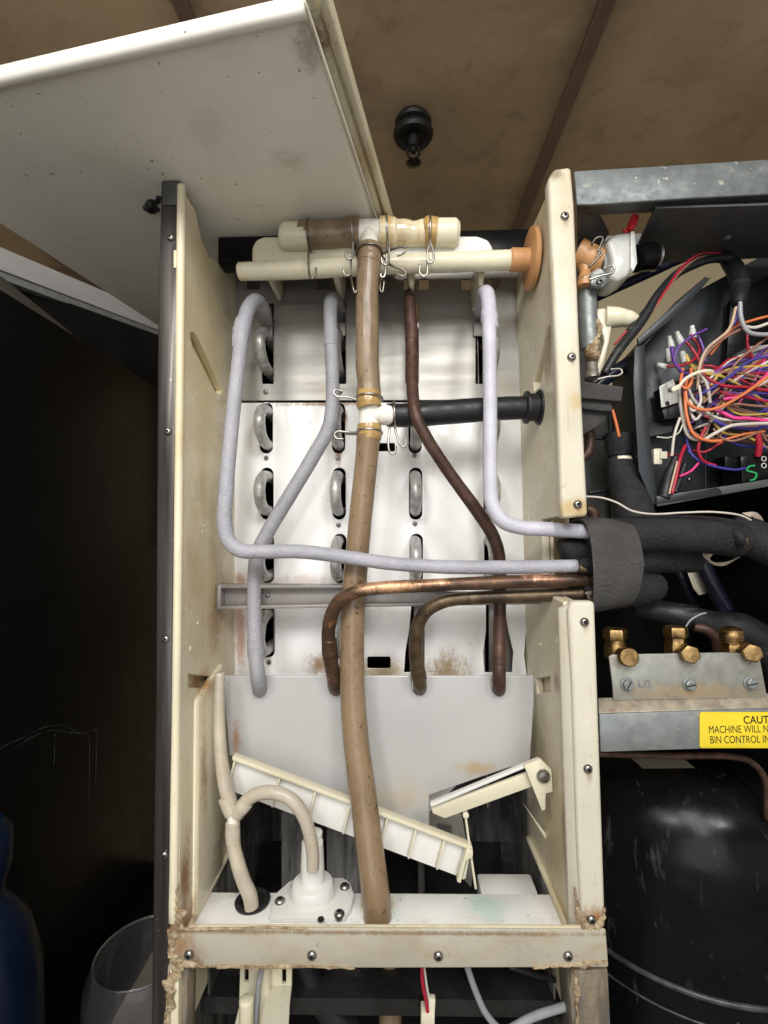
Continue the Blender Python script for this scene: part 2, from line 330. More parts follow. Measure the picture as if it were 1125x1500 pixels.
M['galv'] = mat('galvanised_steel', (.25, .27, .268), .5, .5, var=.18, vs=90, stains=(((.22, .24, .25), 55, .45, .65, .5), ((.42, .42, .36), (60, 60, 90), .58, .72, .6)), bump=.1, bs=150, speck=((.6, .6, .55), 170, .73, .5))
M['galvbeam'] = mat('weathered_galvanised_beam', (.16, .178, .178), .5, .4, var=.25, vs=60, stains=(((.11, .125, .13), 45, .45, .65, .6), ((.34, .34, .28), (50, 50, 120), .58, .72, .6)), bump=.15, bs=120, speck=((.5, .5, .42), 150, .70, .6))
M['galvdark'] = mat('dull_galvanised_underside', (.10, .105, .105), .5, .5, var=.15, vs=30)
M['galvrust'] = mat('rusty_galvanised_lip', (.36, .32, .25), .6, .25, var=.3, vs=90, stains=((RUST, (30, 60, 60), .52, .7, .7), ((.55, .53, .47), 70, .55, .75, .7)), bump=.3, bs=200)
M['galvstain'] = mat('limescaled_bracket', (.33, .335, .30), .45, .5, var=.15, vs=90, blobs=((W(1010, 1015, .43), .02, (.46, .36, .22), .9, 120, (4, 1, .5)), (W(905, 972, .43), .008, (.2, .13, .1), .7, 250)), bump=.15, bs=160)
M['boxm'] = mat('blue_grey_control_box', (.026, .031, .036), .38, .3, var=.1, vs=20, rvar=.06)
M['brass'] = mat('aged_brass', (.30, .20, .085), .42, 1, var=.25, vs=120, stains=(((.14, .085, .04), 120, .42, .62, .85), ((.20, .24, .16), 90, .62, .74, .6)), bump=.2, bs=300)
M['yellow'] = mat('yellow_sticker', (.74, .57, .02), .4, var=.08, stains=(((.5, .38, .08), 60, .58, .75, .6),), rvar=.04)
M['ink'] = mat('black_ink', (.02, .018, .01), .5, var=.05)
M['sealant'] = mat('crusty_sealant', (.40, .32, .20), .6, var=.35, vs=80, stains=(((.18, .10, .045), 110, .48, .62, .85), ((.62, .53, .36), 90, .58, .7, .7)), bump=.6, bs=220, bdist=.002)
M['smear'] = mat('smeared_corner_post', (.24, .20, .15), .5, .2, var=.4, streak=(110, 110, 16), stains=(((.12, .13, .135), (70, 70, 12), .5, .62, .8), ((.32, .2, .10), (90, 90, 20), .55, .68, .8)), bump=.8, bs=130, bdist=.002)
M['clear'] = mat('milky_clear_plastic', (.52, .53, .51), .32, var=.08, vs=60, sss=.25, coat=.1, stains=(((.42, .40, .33), 60, .5, .75, .5),))
M['channel'] = mat('dull_steel_channel', (.30, .28, .265), .45, .35, var=.12, vs=30, stains=(((.38, .2, .12), (40, 40, 120), .58, .72, .6),), speck=(DIRT, 200, .7, .7))
M['dim'] = mat('faded_paper', (.07, .065, .045), .6, var=.2)
M['railm'] = mat('light_steel_rail', (.46, .46, .46), .35, .3, var=.1, streak=(5, 5, 120))
M['glass'] = mat('clear_bowl_plastic', (.80, .81, .84), .06, var=.03, trans=.98, ior=1.3, rvar=.03)
M['blue'] = mat('dark_blue_bottle', (.003, .008, .022), .35, var=.2, spec=.3)
M['gloss'] = mat('gloss_black_enamel', (.005, .005, .0055), .24, var=.3, rvar=.10, speck=((.2, .2, .2), 210, .765, .4), spec=.26, stains=(((.06, .06, .06), (90, 90, 22), .58, .74, .7),), bump=.15, bs=90)
M['seamm'] = mat('scuffed_black_seam', (.05, .05, .05), .35, var=.6, vs=60)
M['stain_steel'] = mat('bright_stainless_rail', (.58, .58, .58), .28, 1, var=.12, streak=(5, 5, 120), rvar=.06)
M['ceil'] = mat('brown_ceiling_panel', (.44, .325, .205), .7, var=.12, vs=4, stains=(((.30, .215, .135), (3, 3, 3), .45, .7, .65), ((.20, .14, .085), 16, .5, .72, .5), ((.52, .42, .28), 7, .55, .75, .35)), bump=.15, bs=40, bdist=.003, speck=((.12, .08, .05), 60, .76, .5),
    blobs=((WZ(470, 130, .77), .12, (.24, .165, .115), .6, 14),))
M['ceilbar'] = mat('brown_ceiling_strip', (.15, .10, .07), .6, var=.15, vs=10)
M['sprk'] = mat('sooty_sprinkler', (.012, .011, .011), .5, .3, var=.4, vs=60)
M['wall'] = mat('beige_back_wall', (.50, .43, .28), .6, var=.08, vs=3)
def col(name, c, r=.35): M[name] = mat(name, c, r, var=.1, vs=60)
col('wire_red', (.36, .015, .035)); col('wire_orange', (.62, .17, .06)); col('wire_blue', (.05, .045, .28)); col('wire_purple', (.13, .05, .28)); col('wire_white', (.55, .51, .45))
col('wire_pink', (.72, .05, .24)); col('wire_brown', (.26, .13, .09)); col('wire_yellow', (.48, .34, .07)); col('wire_black', (.012, .012, .014)); col('wire_tan', (.50, .36, .26)); col('wire_grey', (.30, .31, .33))
col('red_plastic', (.62, .02, .03)); col('cream_plug', (.68, .64, .50)); col('paper', (.72, .72, .68), .6); col('green_ink', (.02, .35, .10)); col('navyblack', (.012, .014, .03), .25)

# ------------------------------------------------------------------ shared small meshes
def screw_mesh(name, hexs=True):
    bm = bmesh.new(); o = Vector((0, 0, 0)); ax = Vector((0, -1, 0))
    bm_lathe(bm, o, ax, [(-.002, .0036), (.0004, .0038), (.0012, .0036), (.0022, .0027), (.0026, .0019), (.0026, .0014), (.0012, .0013), (.0012, .0002)], 16)
    bmesh.ops.recalc_face_normals(bm, faces=bm.faces); me = bpy.data.meshes.new(name); bm.to_mesh(me); bm.free(); smooth(me, 40)
    me.materials.append(M['screw']); me.materials.append(M['hole'])
    for p in me.polygons:
        c = p.center
        if (c.x ** 2 + c.z ** 2) ** .5 < .00135: p.material_index = 1
    return me
SCREW = screw_mesh('screw')
def screws(pts, d, parent, s=1.0):
    for x, y in pts: inst('screw', SCREW, W(x, y, d), (0, random.random() * 6, 0), parent, s)
# ================================================================== ROOM
ceil = tag(mk('ceiling', [R3(-4, -3, .80), R3(4, -3, .80), R3(4, 3, .80), R3(-4, 3, .80)], [(0, 3, 2, 1)], M['ceilbar']), kind='structure')
xs = [-.299 - .613 * 2, -.299 - .613, -.299, .314, .927, 1.54]; ys = [-1.10, .14, 1.36, 2.6]
for i in range(5):
    for j in range(3):
        box('ceiling_panel', (xs[i] + .008, ys[j] + .008, .772 + .002 * ((i * 3 + j) % 3)), (xs[i + 1] - .008, ys[j + 1] - .008, .785), M['ceil'], ceil, .003)
for x in xs: box('ceiling_strip', (x - .0105, -1.1, .760), (x + .0105, 2.6, .771), M['ceilbar'], ceil, .001)
for y in ys: box('ceiling_strip', (xs[0], y - .011, .7655), (xs[-1], y + .011, .7755), M['ceilbar'], ceil, .001)
tag(box('back_wall', (-2.5, 1.95, -1.5), (2.5, 2.0, .765), M['wall'], None), kind='structure')
tag(box('floor', (-4, -3, -1.55), (4, 3, -1.5), M['floor'], None), kind='structure')
pw = tag(box('wall_panel', (.46, 1.34, -1.2), (1.5, 1.37, .764), M['wall'], None), 'pale beige wall panel seen through the gap below the galvanised top beam', 'wall panel')
box('joint_strip', (.50, 1.33, -1.2), (.56, 1.345, .763), M['galvdark'], pw)
# sprinkler
sp = thing('fire_sprinkler', 'sooty black fire sprinkler hanging from the brown ceiling panel', 'sprinkler')
c = WZ(605, 178, .766); a = Vector((0, 0, -1))
lathe('escutcheon', c, a, [(-.004, .030), (.003, .034), (.008, .032), (.012, .022), (.013, .020)], M['sprk'], sp)
lathe('cup', c + a * .016, a, [(0, .024), (.004, .036), (.010, .037), (.016, .034), (.017, .026), (.013, .022)], M['sprk'], sp)
lathe('nozzle', c + a * .030, a, [(0, .012), (.02, .010), (.022, .006), (.03, .005)], M['sprk'], sp, 12)
for s in (-1, 1):
    tube('yoke_arm', [c + a * .046 + Vector((s * .008, 0, 0)), c + a * .060 + Vector((s * .011, 0, 0)), c + a * .078 + Vector((s * .002, 0, 0))], .0025, M['sprk'], sp, seg=8)
def deflector(bm):
    bm_lathe(bm, c + a * .078, a, [(0, .008), (.002, .0085)], 16)
    for k in range(14):
        t = 2 * math.pi * k / 14; d = Vector((math.cos(t), math.sin(t), 0)); n = Vector((-d.y, d.x, 0)) * .0013
        p = c + a * .078 + d * .006; q = c + a * .080 + d * .0145
        bm_prism(bm, [p - n, p + n, q + n, q - n], (0, 0, .0015))
merge('deflector', deflector, M['sprk'], sp)

# ================================================================== LEFT SIDE
bp = thing('black_cabinet', 'tall glossy black cabinet side at the left, scratched and dusty', 'cabinet')
box('side_panel', (-.43, .30, -.55), (-.40, .86, .2555), M['blackm'], bp, .002)
box('base_ledge', (-.43, .30, -.572), (-.345, .86, -.553), M['blackm'], bp, .002)
prism('grey_corner', [R3(-.403, .40, .2572), R3(-.403, .60, .2572), R3(-.43, .43, .300)], (-.002, 0, .001), M['galv'], bp, 0)
for pts in ([(-20, 1110), (8, 1092), (35, 1080), (60, 1067), (90, 1062), (118, 1074), (140, 1068)], [(20, 1098), (50, 1078), (80, 1070), (110, 1074), (132, 1072)], [(140, 1068), (142, 1082), (141, 1105), (140, 1150)], [(80, 1075), (80, 1100), (79, 1133)], [(131, 1080), (131, 1120), (130, 1190)]):
    P = []
    for x, y in pts:
        v = ROT @ Vector(((x - 562.5) / F, -(y - 750) / F, -1)); P.append(CAM + v * (-.3995 / v.x))
    tube('dried_drip', P, .00016 if len(pts) < 5 else .0003, M['galvdark'], bp, seg=5, res=5, bump=1.6, bf=160)
rl = thing('stainless_rail', 'bright stainless steel rail above the black cabinet at the left', 'rail')
prism('rail_face', [W(-60, 336, .58), W(240, 463, .92), W(240, 486, .92), W(-60, 372, .58)], (-.002, .02, 0), M['railm'], rl, .0008)
prism('rail_lip', [W(-60, 375, .579), W(240, 488, .919), W(240, 496, .915), W(-60, 386, .575)], (-.004, .02, 0), M['galv'], rl, .0006)
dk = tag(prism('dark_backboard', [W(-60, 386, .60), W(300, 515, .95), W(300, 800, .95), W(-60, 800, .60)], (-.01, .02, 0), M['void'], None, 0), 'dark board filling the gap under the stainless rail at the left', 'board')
g = thing('clear_bowl', 'upturned clear plastic bowl standing low beside the left post', 'bowl')
gc = R3(-.284, .56, -.565)
lathe('bowl_body', gc, (0, 0, 1), [(0, .048), (.004, .060), (.05, .062), (.09, .060), (.11, .052), (.1105, .050), (.09, .057), (.05, .059), (.006, .057), (.003, .04)], M['glass'], g, 40)
torus('bowl_rim', gc + Vector((0, 0, .1105)), (0, 0, 1), .051, .0013, M['glass'], g, seg=40)
j = thing('blue_bottle', 'dark blue plastic bottle cut off by the left edge low down', 'bottle')
jc = R3(-.374, .44, -.525)
lathe('bottle_body', jc, (0, 0, 1), [(0, .03), (.004, .050), (.08, .052), (.14, .050), (.18, .040), (.20, .028), (.21, .020)], M['blue'], j, 40)
lathe('bottle_neck', jc + Vector((0, 0, .205)), (0, 0, 1), [(0, .021), (.012, .02), (.03, .025), (.06, .025), (.07, .018), (.071, .01)], M['blue'], j, 32)

# ================================================================== CABINET
cab = thing('ice_machine_cabinet', 'open cream ice machine cabinet with screwed white front flanges and dark left trim', 'ice machine')
# left trim
slab('dark_trim', [(236, 266), (262, 266), (258, 500), (252, 900), (250, 1345), (238, 1560), (221, 1560), (228, 1000), (231, 480)], .417, .028, M['trim'], cab, .0012)
slab('trim_top_flap', [(238, 264), (263, 264), (261, 300), (238, 300)], .4160, .004, M['galvdark'], cab, .0006)
screws([(250, 348), (246, 632), (243, 936), (241, 1252)], .4165, cab, .85)
slab('flange_tab', [(254, 366), (261, 366), (261, 392), (254, 392)], .4155, .003, M['cream'], cab, .0006)
# left wall: side polygon extruded in x, thick, with rounded front edge
xl = -.184
def side(x, t, pts, name, m, bev=.002):
    return prism(name, [R3(x, y, z) for y, z in pts], (t, 0, 0), m, cab, bev, 3)
zt = .308
def WX(px, py, x):
    q = ROT @ Vector(((px - 562.5) / F, -(py - 750) / F, -1)); p_ = q * (x / q.x); return (p_.y, p_.z)
def wallplate(name, x, t, outline, holes, m, bevel=.0015):
    cu = bpy.data.curves.new(name, 'CURVE'); cu.dimensions = '2D'; cu.fill_mode = 'BOTH'
    cu.extrude = t / 2 - bevel; cu.bevel_depth = bevel; cu.bevel_resolution = 3; cu.offset = -bevel
    for poly in [outline] + holes:
        sp_ = cu.splines.new('POLY'); sp_.points.add(len(poly) - 1); sp_.use_cyclic_u = True
        for q, (y, z) in zip(sp_.points, poly): q.co = (y, z, 0, 1)
    o = bpy.data.objects.new('tmp', cu); me = bpy.data.meshes.new_from_object(o)
    bpy.data.objects.remove(o); bpy.data.curves.remove(cu)
    for v_ in me.vertices: v_.co = (x + v_.co.z, v_.co.x, v_.co.y + CAMZ)
    me.materials.clear(); smooth(me, 40); return link(name, me, m, cab)
gl = [WX(x, y, xl) for x, y in ((279, 489), (284, 487), (292, 497), (326, 572), (323, 578), (316, 574), (302, 545), (282, 508))]
gl2 = [WX(x, y, xl) for x, y in ((276, 988), (322, 992), (322, 1010), (276, 1006))]
lw = wallplate('left_side_wall', xl - .004, .008, [(.418, zt), (.442, zt - .002), (.455, .288), (.475, .282), (.56, .318), (.72, .318), (.72, -.42), (.418, -.42)], [gl, gl2], M['cream'])
side(xl - .0085, -.003, [(.418, .28), (.72, .28), (.72, -.42), (.418, -.42)], 'left_wall_backing', M['cream'], 0)
tube('left_front_bead', [W(266, 272, .417), W(263, 600, .417), W(260, 900, .417), W(256, 1200, .417), W(254, 1350, .417)], .0037, M['cream'], cab, seg=12, bump=.06, bf=25)
# left moulded shapes
side(xl - .004, .008, [(.445, -.145), (.512, -.128), (.512, -.34), (.445, -.34)], 'left_moulded_step', M['cream'], .004)
for (y, z, r) in ((.437, -.098, .0028), (.452, -.078, .0014), (.468, .012, .0011), (.462, .006, .0011)):
    lathe('moulded_pip', R3(xl - .001, y, z), (1, 0, 0), [(0, r * 1.2), (.0016, r), (.002, r * .6)], M['cream'], cab, 12)
# right wall, with the notch the pipes pass through
xr = .142
gr1 = [WX(x, y, xr) for x, y in ((803, 477), (808, 477), (806, 492), (790, 566), (782, 573), (781, 560))]
gr2 = [WX(x, y, xr) for x, y in ((784, 994), (806, 990), (806, 1012), (786, 1016))]
rw = wallplate('right_side_wall', xr + .004, .008, [(.428, .312), (.56, .312), (.72, .312), (.72, -.42), (.428, -.42), (.428, -.058), (.486, -.056), (.486, .014), (.428, .016)], [gr1, gr2], M['cream'])
side(xr + .0085, .003, [(.428, .30), (.72, .30), (.72, -.42), (.428, -.42), (.428, -.058), (.486, -.056), (.486, .014), (.428, .016)], 'right_wall_backing', M['cream'], 0)
slab('right_upper_flange', [(803, 262), (812, 246), (837, 243), (842, 300), (852, 560), (862, 756), (824, 760), (822, 745), (816, 560)], .418, .013, M['flange'], cab, .0035, 4)
slab('right_lower_flange', [(832, 893), (838, 881), (872, 881), (876, 1000), (884, 1240), (888, 1362), (852, 1362), (846, 1240), (838, 1000)], .418, .013, M['flange'], cab, .0035, 4)
prism('lower_inner_chamfer', [W(818, 892, .428), W(838, 884, .419), W(854, 1356, .419), W(834, 1356, .428)], (0, .006, 0), M['flange'], cab, .001)
screws([(827, 317), (837, 523), (846, 739), (856, 911), (861, 1126), (866, 1347)], .4178, cab)
for (y, z, r) in ((.449, -.096, .003), (.50, -.11, .0013)):
    lathe('moulded_pip', R3(xr + .001, y, z), (-1, 0, 0), [(0, r * 1.2), (.0016, r), (.002, r * .6)], M['cream'], cab, 12)
# bottom flange and ledge
slab('bottom_flange', [(243, 1362), (400, 1360), (888, 1362), (892, 1418), (560, 1419), (250, 1418)], .416, .003, M['band'], cab, .0022, 3)
screws([(277, 1398), (457, 1399), (642, 1400), (832, 1400)], .4158, cab, 1.05)
zl = -.3345
prism('ledge', [WZ(268, 1362, zl), WZ(872, 1364, zl), R3(xr + .002, .478, zl), R3(xl, .478, zl)], (0, 0, -.006), M['ledge'], cab, .0012)
slab('ledge_lip', [(276, 1358), (866, 1359), (868, 1366), (272, 1366)], .4175, .004, M['cream'], cab, .001)
box('ledge_back_skirt', (xl, .474, -.362), (xr, .4785, zl - .002), M['white'], cab, .0008)
for x in (xl + .002, xr - .002):
    tube('tub_rim_bead', [R3(x, .42, zl + .002), R3(x, .5, zl + .002), R3(x, .56, zl + .002)], .003, M['cream'], cab, seg=8)
box('back_top_bar', (xl - .0, .497, .288), (.150, .520, .3165), M['blackm'], cab, .0025)
box('tub_back_wall', (-.19, .715, -.80), (.147, .722, .315), M['tub'], cab, 0)
box('tub_floor', (-.19, .4786, -.445), (.147, .715, -.43), M['tubfloor'], cab, 0)
for x_ in (xl + .0002, xr - .0022): box('tub_side_slab', (x_, .480, -.445), (x_ + .002, .714, -.340), M['tub'], cab, .0004)  # dark grey slabs added over the cream inner walls
for x_ in (xl + .0002, xr - .0022): box('tub_side_slab', (x_, .562, -.338), (x_ + .002, .714, -.20), M['tub'], cab, .0004)
box('tub_white_block', (.078, .50, -.40), (.134, .53, -.350), M['white'], cab, .003)
box('tub_fin', (.02, .60, -.43), (.028, .66, -.18), M['tub'], cab, .001)
box('tub_fin', (-.142, .60, -.43), (-.114, .605, -.16), M['wetstrip'], cab, .001)
box('tub_fin', (-.088, .60, -.43), (-.044, .605, -.18), M['wetstrip'], cab, .001)
# sealant and corner posts
def crust(name, pts, d, parent, seed=0):
    P = [Vector((x, y, 0)) for x, y, w_ in pts]; C_, Q = spline(P, [w_ for x, y, w_ in pts], 14)
    L, Rr = [], []
    for i, c_ in enumerate(C_):
        t_ = (C_[min(i + 1, len(C_) - 1)] - C_[max(i - 1, 0)]).normalized(); n_ = Vector((-t_.y, t_.x, 0))
        a1 = .75 + 1.1 * noise.noise(Vector((i * .17, seed, 0))) + .2 * noise.noise(Vector((i * .45, seed, 5)))
        a2 = .75 + 1.1 * noise.noise(Vector((i * .16, seed, 9))) + .2 * noise.noise(Vector((i * .4, seed, 3)))
        L.append(c_ + n_ * Q[i] * max(a1, .12)); Rr.append(c_ - n_ * Q[i] * max(a2, .12))
    n = len(C_); V = []; Fc = []
    for i in range(n):
        for k, u_ in enumerate((0, .12, .5, .88, 1)):
            q = L[i].lerp(Rr[i], u_); h = (0, .8, 1, .8, 0)[k] * .0016 * (1 + noise.noise(Vector((q.x * .25, q.y * .25, seed))))
            V.append(W(q.x, q.y, d) + Vector((0, .0012 - h * (1 if k in (1, 2, 3) else 0), 0)))
    for i in range(n - 1):
        for k in range(4): Fc.append((i * 5 + k, i * 5 + k + 1, i * 5 + k + 6, i * 5 + k + 5))
        Fc.append((i * 5 + 4, i * 5, i * 5 + 5, i * 5 + 9))
    Fc.append((0, 4, 3, 2, 1)); e = (n - 1) * 5; Fc.append((e, e + 1, e + 2, e + 3, e + 4))
    return mk(name, V, Fc, M['sealant'], parent, 60)
sg = thing('corner_sealant', 'crusty brown sealant squeezed down the left corner of the bottom flange', 'sealant')
crust('upper_crust', [(262, 1296, 2), (257, 1325, 5), (262, 1350, 11), (254, 1366, 9), (250, 1385, 6), (253, 1404, 8), (262, 1414, 10)], .4145, sg, 1)
crust('lower_drip', [(268, 1412, 8), (256, 1428, 12), (246, 1446, 9), (250, 1468, 8), (244, 1490, 6), (244, 1540, 7)], .4155, sg, 2)
crust('edge_crust', [(258, 1415, 5), (330, 1417, 3.5), (430, 1417, 3), (520, 1419, 1.5)], .4150, sg, 3)
crust('top_edge_crust', [(262, 1364, 5), (330, 1361, 2.5), (450, 1360, 1.5)], .4150, sg, 8)
sg2 = thing('corner_sealant', 'rust coloured sealant heaped round the lower right corner screw', 'sealant')
crust('upper_crust', [(842, 1300, 1.5), (847, 1330, 4), (856, 1352, 10), (872, 1360, 9), (884, 1346, 5), (886, 1330, 2)], .4165, sg2, 4)
crust('lower_crust', [(780, 1418, 2), (820, 1416, 3.5), (860, 1413, 6), (890, 1410, 4)], .4150, sg2, 5)
crust('post_crust', [(842, 1422, 4), (846, 1450, 5), (845, 1490, 3), (848, 1550, 3)], .4225, sg2, 6)
cpo = tag(slab('corner_post', [(838, 1422), (892, 1420), (899, 1570), (842, 1570), (834, 1450)], .424, .03, M['smear'], None, .003), 'smeared brown and grey post under the right end of the bottom flange', 'post')
cpl = tag(slab('corner_post', [(250, 1420), (276, 1420), (272, 1570), (240, 1570)], .424, .02, M['smear'], None, .003), 'grimy narrow post under the left end of the bottom flange', 'post')

# ================================================================== LID
zlid = .318
def Lp(px, py, dz=0): return WZ(px, py, zlid) + Vector((0, 0, dz))
A = Lp(441, 2); B = Lp(549, 322)
u = (B - A).normalized(); v = Vector((u.y * -1, u.x, 0)); v = -v if v.x > 0 else v      # u back, v to the left
lid = thing('cabinet_lid', 'big dirty white lid slid askew on top of the cabinet, underside showing', 'lid')
Wd, Dp = .372, .42
c0 = A + u * .006
prism('lid_panel', [c0, c0 + v * Wd, c0 + v * Wd + u * Dp, c0 + u * Dp], (0, 0, .016), M['lidm'], lid, .006, 5)
tube('front_lip', [c0 - v * .001 + Vector((0, 0, .001)), c0 + v * Wd * .5 + Vector((0, 0, .001)), c0 + v * Wd + Vector((0, 0, .001))], .0042, M['lidm'], lid, seg=20)
e0 = A - v * .003 - u * .004
prism('side_rim', [e0, e0 - v * .006, e0 - v * .006 + u * .30, e0 + u * .30], (0, 0, .010), M['lidrim'], lid, .002, 3)
prism('side_lip', [e0 - v * .0085 + Vector((0, 0, -.003)), e0 - v * .0135 + Vector((0, 0, -.003)), e0 - v * .0135 + u * .30, e0 - v * .0085 + u * .30], (0, 0, .014), M['lidrim'], lid, .002, 3)
tube('black_hook', [Lp(236, 288), Lp(228, 294, -.001), Lp(219, 293, -.004), Lp(214, 298, -.004), Lp(222, 305, -.003), Lp(232, 304, 0)], .0028, M['rubber'], lid, seg=8, bump=.5, bf=200)

# ================================================================== EVAPORATOR
ev = thing('evaporator', 'white and steel plate evaporator with four columns of tube bends', 'evaporator')
dE = .555
def slot(cx, cy, hw, hh): return rrect(cx - hw, cy - hh, cx + hw, cy + hh, hw * .98, 6)
tops = []
for (x0, x1) in ((390, 401), (489, 507), (596, 613), (699, 712)): tops.append(rrect(x0 - (6 if x0 < 500 else 2), 444, x1, 562, 1, 1))
tabs = [rrect(a_, 409, b_, 424, 1, 1) for a_, b_ in ((362, 380), (398, 418), (464, 484), (500, 512), (592, 600), (614, 628), (676, 696), (716, 733))]
plate('steel_shield', [(343, 378), (757, 374), (762, 470), (766, 586), (342, 587)], tops + tabs, dE, .0025, M['steel'], ev)
colx = (391, 496, 608, 717)
lows = []
for ci, cx in enumerate(colx):
    for cy, hh in ((627, 37), (723, 38), (818, 36), (925 if ci < 2 else 0, 38)):
        if cy: lows.append(slot(cx + (-1 if ci == 0 else 0) + (cy - 627) * .010, cy, 9.5, hh))
lows.append([(603, 884), (624, 884), (632, 915), (640, 960), (642, 985), (592, 985), (594, 955), (600, 920)])
lows.append([(712, 884), (738, 884), (745, 925), (752, 955), (750, 985), (710, 985), (708, 955), (712, 925)])
lows.append(rrect(538, 962, 572, 979, 3)); lows.append(rrect(553, 649, 578, 661, 1))
plate('white_shield', [(342, 590), (766, 589), (770, 800), (774, 880), (768, 960), (778, 1040), (620, 1200), (344, 1105), (343, 900)], lows, dE, .0025, M['evap'], ev)
def pillow(x0, x1, y0, y1, rise, nx=14, nz=18):
    V, Fc = [], []
    for j_ in range(nz + 1):
        for i_ in range(nx + 1):
            a_, b_ = i_ / nx, j_ / nz
            h = rise * math.sin(math.pi * a_) ** .7 * (1 - (2 * b_ - 1) ** 8)
            p_ = W(x0 + (x1 - x0) * a_, y0 + (y1 - y0) * b_, dE); V.append(Vector((p_.x, dE - .0003 - h, p_.z)))
    for j_ in range(nz):
        for i_ in range(nx):
            k_ = j_ * (nx + 1) + i_; Fc.append((k_, k_ + nx + 1, k_ + nx + 2, k_ + 1))
    return mk('shield_panel', V, Fc, M['evap'], ev, 60)
for x0_, x1_ in ((404, 482), (622, 702)): pillow(x0_, x1_, 594, 984, .0035)
slab('inner_channel', [(606, 886), (622, 886), (634, 930), (636, 985), (606, 985)], .575, .002, M['channel'], ev, .0006)
slab('inner_channel', [(716, 886), (752, 886), (752, 985), (716, 985)], .575, .002, M['channel'], ev, .0006)
for cx in (400, 508, 620, 705):
    box('plate_fin', ((W(cx, 700, dE).x - .0004), dE + .004, -.30), ((W(cx, 700, dE).x + .0004), dE + .08, .26), M['steel'], ev, 0)
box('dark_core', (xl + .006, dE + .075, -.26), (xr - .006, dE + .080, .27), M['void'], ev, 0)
def bend(bm, cx, cy, hh, side_r=5.6, depth=.040):
    c = W(cx, cy, dE); h = hh * dE / F; P = []
    y0 = dE + .03
    P.append(Vector((c.x, y0, c.z + h)))
    P.append(Vector((c.x, dE - .006, c.z + h)))
    for k in range(1, 6):
        a = math.pi * k / 6; P.append(Vector((c.x, dE - .006 - math.sin(a) * (depth - .012), c.z + h * math.cos(a))))
    P.append(Vector((c.x, dE - .006, c.z - h))); P.append(Vector((c.x, y0, c.z - h)))
    bm_tube(bm, P, side_r * dE / F * 1.42, seg=14, res=5, bump=.06, bf=120)
for ci, cx in enumerate(colx):
    for cy in (518 if ci in (0, 1, 3) else 0, 627, 723, 818, 925 if ci < 2 else 0):
        if not cy: continue
        merge('tube_bend', lambda bm: bend(bm, cx + (1 if ci == 0 else 0), cy, 25, depth=.036 if ci else .040), M['bend'], ev)
def clips(bm):
    for cx in (394, 502, 700):
        for cy in (475,):
            pts = rrect(cx - 8, cy - 10, cx + 6, cy + 10, 2, 2); bm_prism(bm, [W(x, y, dE - .003) for x, y in pts], (0, .0015, 0), .0003, 1)
for cx in (391, 498, 700): slab('tube_clip', rrect(cx - 6, 472, cx + 8, 492, 2, 2), dE - .004, .002, M['steel'], ev, .0003)
screws([(389, 574), (498, 574), (390, 671), (495, 671), (607, 667), (711, 667), (390, 768), (496, 769), (608, 767), (717, 765), (395, 870), (394, 970), (722, 970)], dE - .0005, ev, .75)
# channel bar
chb = thing('channel_bar', 'grey steel channel bar running across behind the pipes', 'bar')
slab('web', [(320, 862), (500, 862), (640, 866), (800, 868), (800, 884), (640, 884), (500, 887), (320, 890)], .509, .002, M['channel'], chb, .0005)
slab('top_lip', [(318, 856), (500, 857), (800, 862), (800, 866), (500, 862), (318, 862)], .497, .014, M['channel'], chb, .0006)
slab('bottom_lip', [(318, 888), (500, 885), (800, 881), (800, 885), (500, 890), (318, 893)], .497, .014, M['channel'], chb, .0006)
slab('end_plate', [(317, 857), (323, 857), (323, 893), (317, 893)], .496, .014, M['channel'], chb, .0006)
inst('rivet', SCREW, W(392, 872, .508), (0, 0, 0), chb, .6)
# splash plate
def notch(cx): return [(cx - 10, 990), (cx - 11, 1004), (cx - 9, 1013), (cx - 4, 1018), (cx + 3, 1018), (cx + 8, 1012), (cx + 10, 1004), (cx + 9, 990)]
o_ = [(329, 990)] + notch(379) + notch(491) + notch(614) + notch(731) + [(782, 990), (782, 1030), (777, 1112), (770, 1120), (745, 1125), (700, 1140), (629, 1165), (629, 1212), (560, 1190), (336, 1106), (330, 1040), (327, 995)]
tag(plate('splash_plate', o_, [], .505, .003, M['splash'], None, .001), 'satin white splash plate with four notches for the pipe ends', 'plate')

# ================================================================== TOP WATER PARTS
wt = thing('water_distribution_tube', 'ivory water tube across the evaporator top ending in an orange tan disc', 'tube')
tube('tube_body', [(349, 398, .478, 13), (430, 395, .478, 14), (560, 388, .478, 14), (660, 384, .478, 14.5), (752, 381, .478, 14.5)], 14, M['wtube'], wt, seg=28)
cc = W(749, 381, .478)
lathe('tan_sleeve', cc, (1, 0, 0), [(-.002, .0095), (.0, .0112), (.022, .0105), (.028, .0115), (.0285, .009)], M['tan'], wt)
lathe('tan_disc', W(778, 379, .478), (1, 0, 0), [(-.003, .026), (-.002, .0285), (.002, .0285), (.003, .0275), (.003, .022)], M['tan'], wt, 48)
tr = thing('distributor_trough', 'cream rounded trough cover behind the left end of the ivory tube', 'trough')
slab('trough_cover', [(368, 384), (368, 362), (374, 350), (386, 345), (520, 345), (520, 384)], .484, .011, M['wtube'], tr, .004, 4)
slab('drip_foot', [(386, 380), (400, 380), (396, 407), (390, 407)], .497, .05, M['wtube'], tr, .001)
slab('drip_foot', [(484, 380), (500, 380), (496, 407), (488, 407)], .497, .05, M['wtube'], tr, .001)
tr = thing('distributor_trough', 'bright white trough cover between the tee and the tan disc', 'trough')
slab('trough_cover', [(545, 384), (545, 345), (700, 344), (716, 350), (723, 362), (724, 384)], .484, .011, M['white'], tr, .004, 4)
slab('drip_foot', [(596, 380), (610, 380), (606, 418), (600, 418)], .497, .05, M['wtube'], tr, .001)
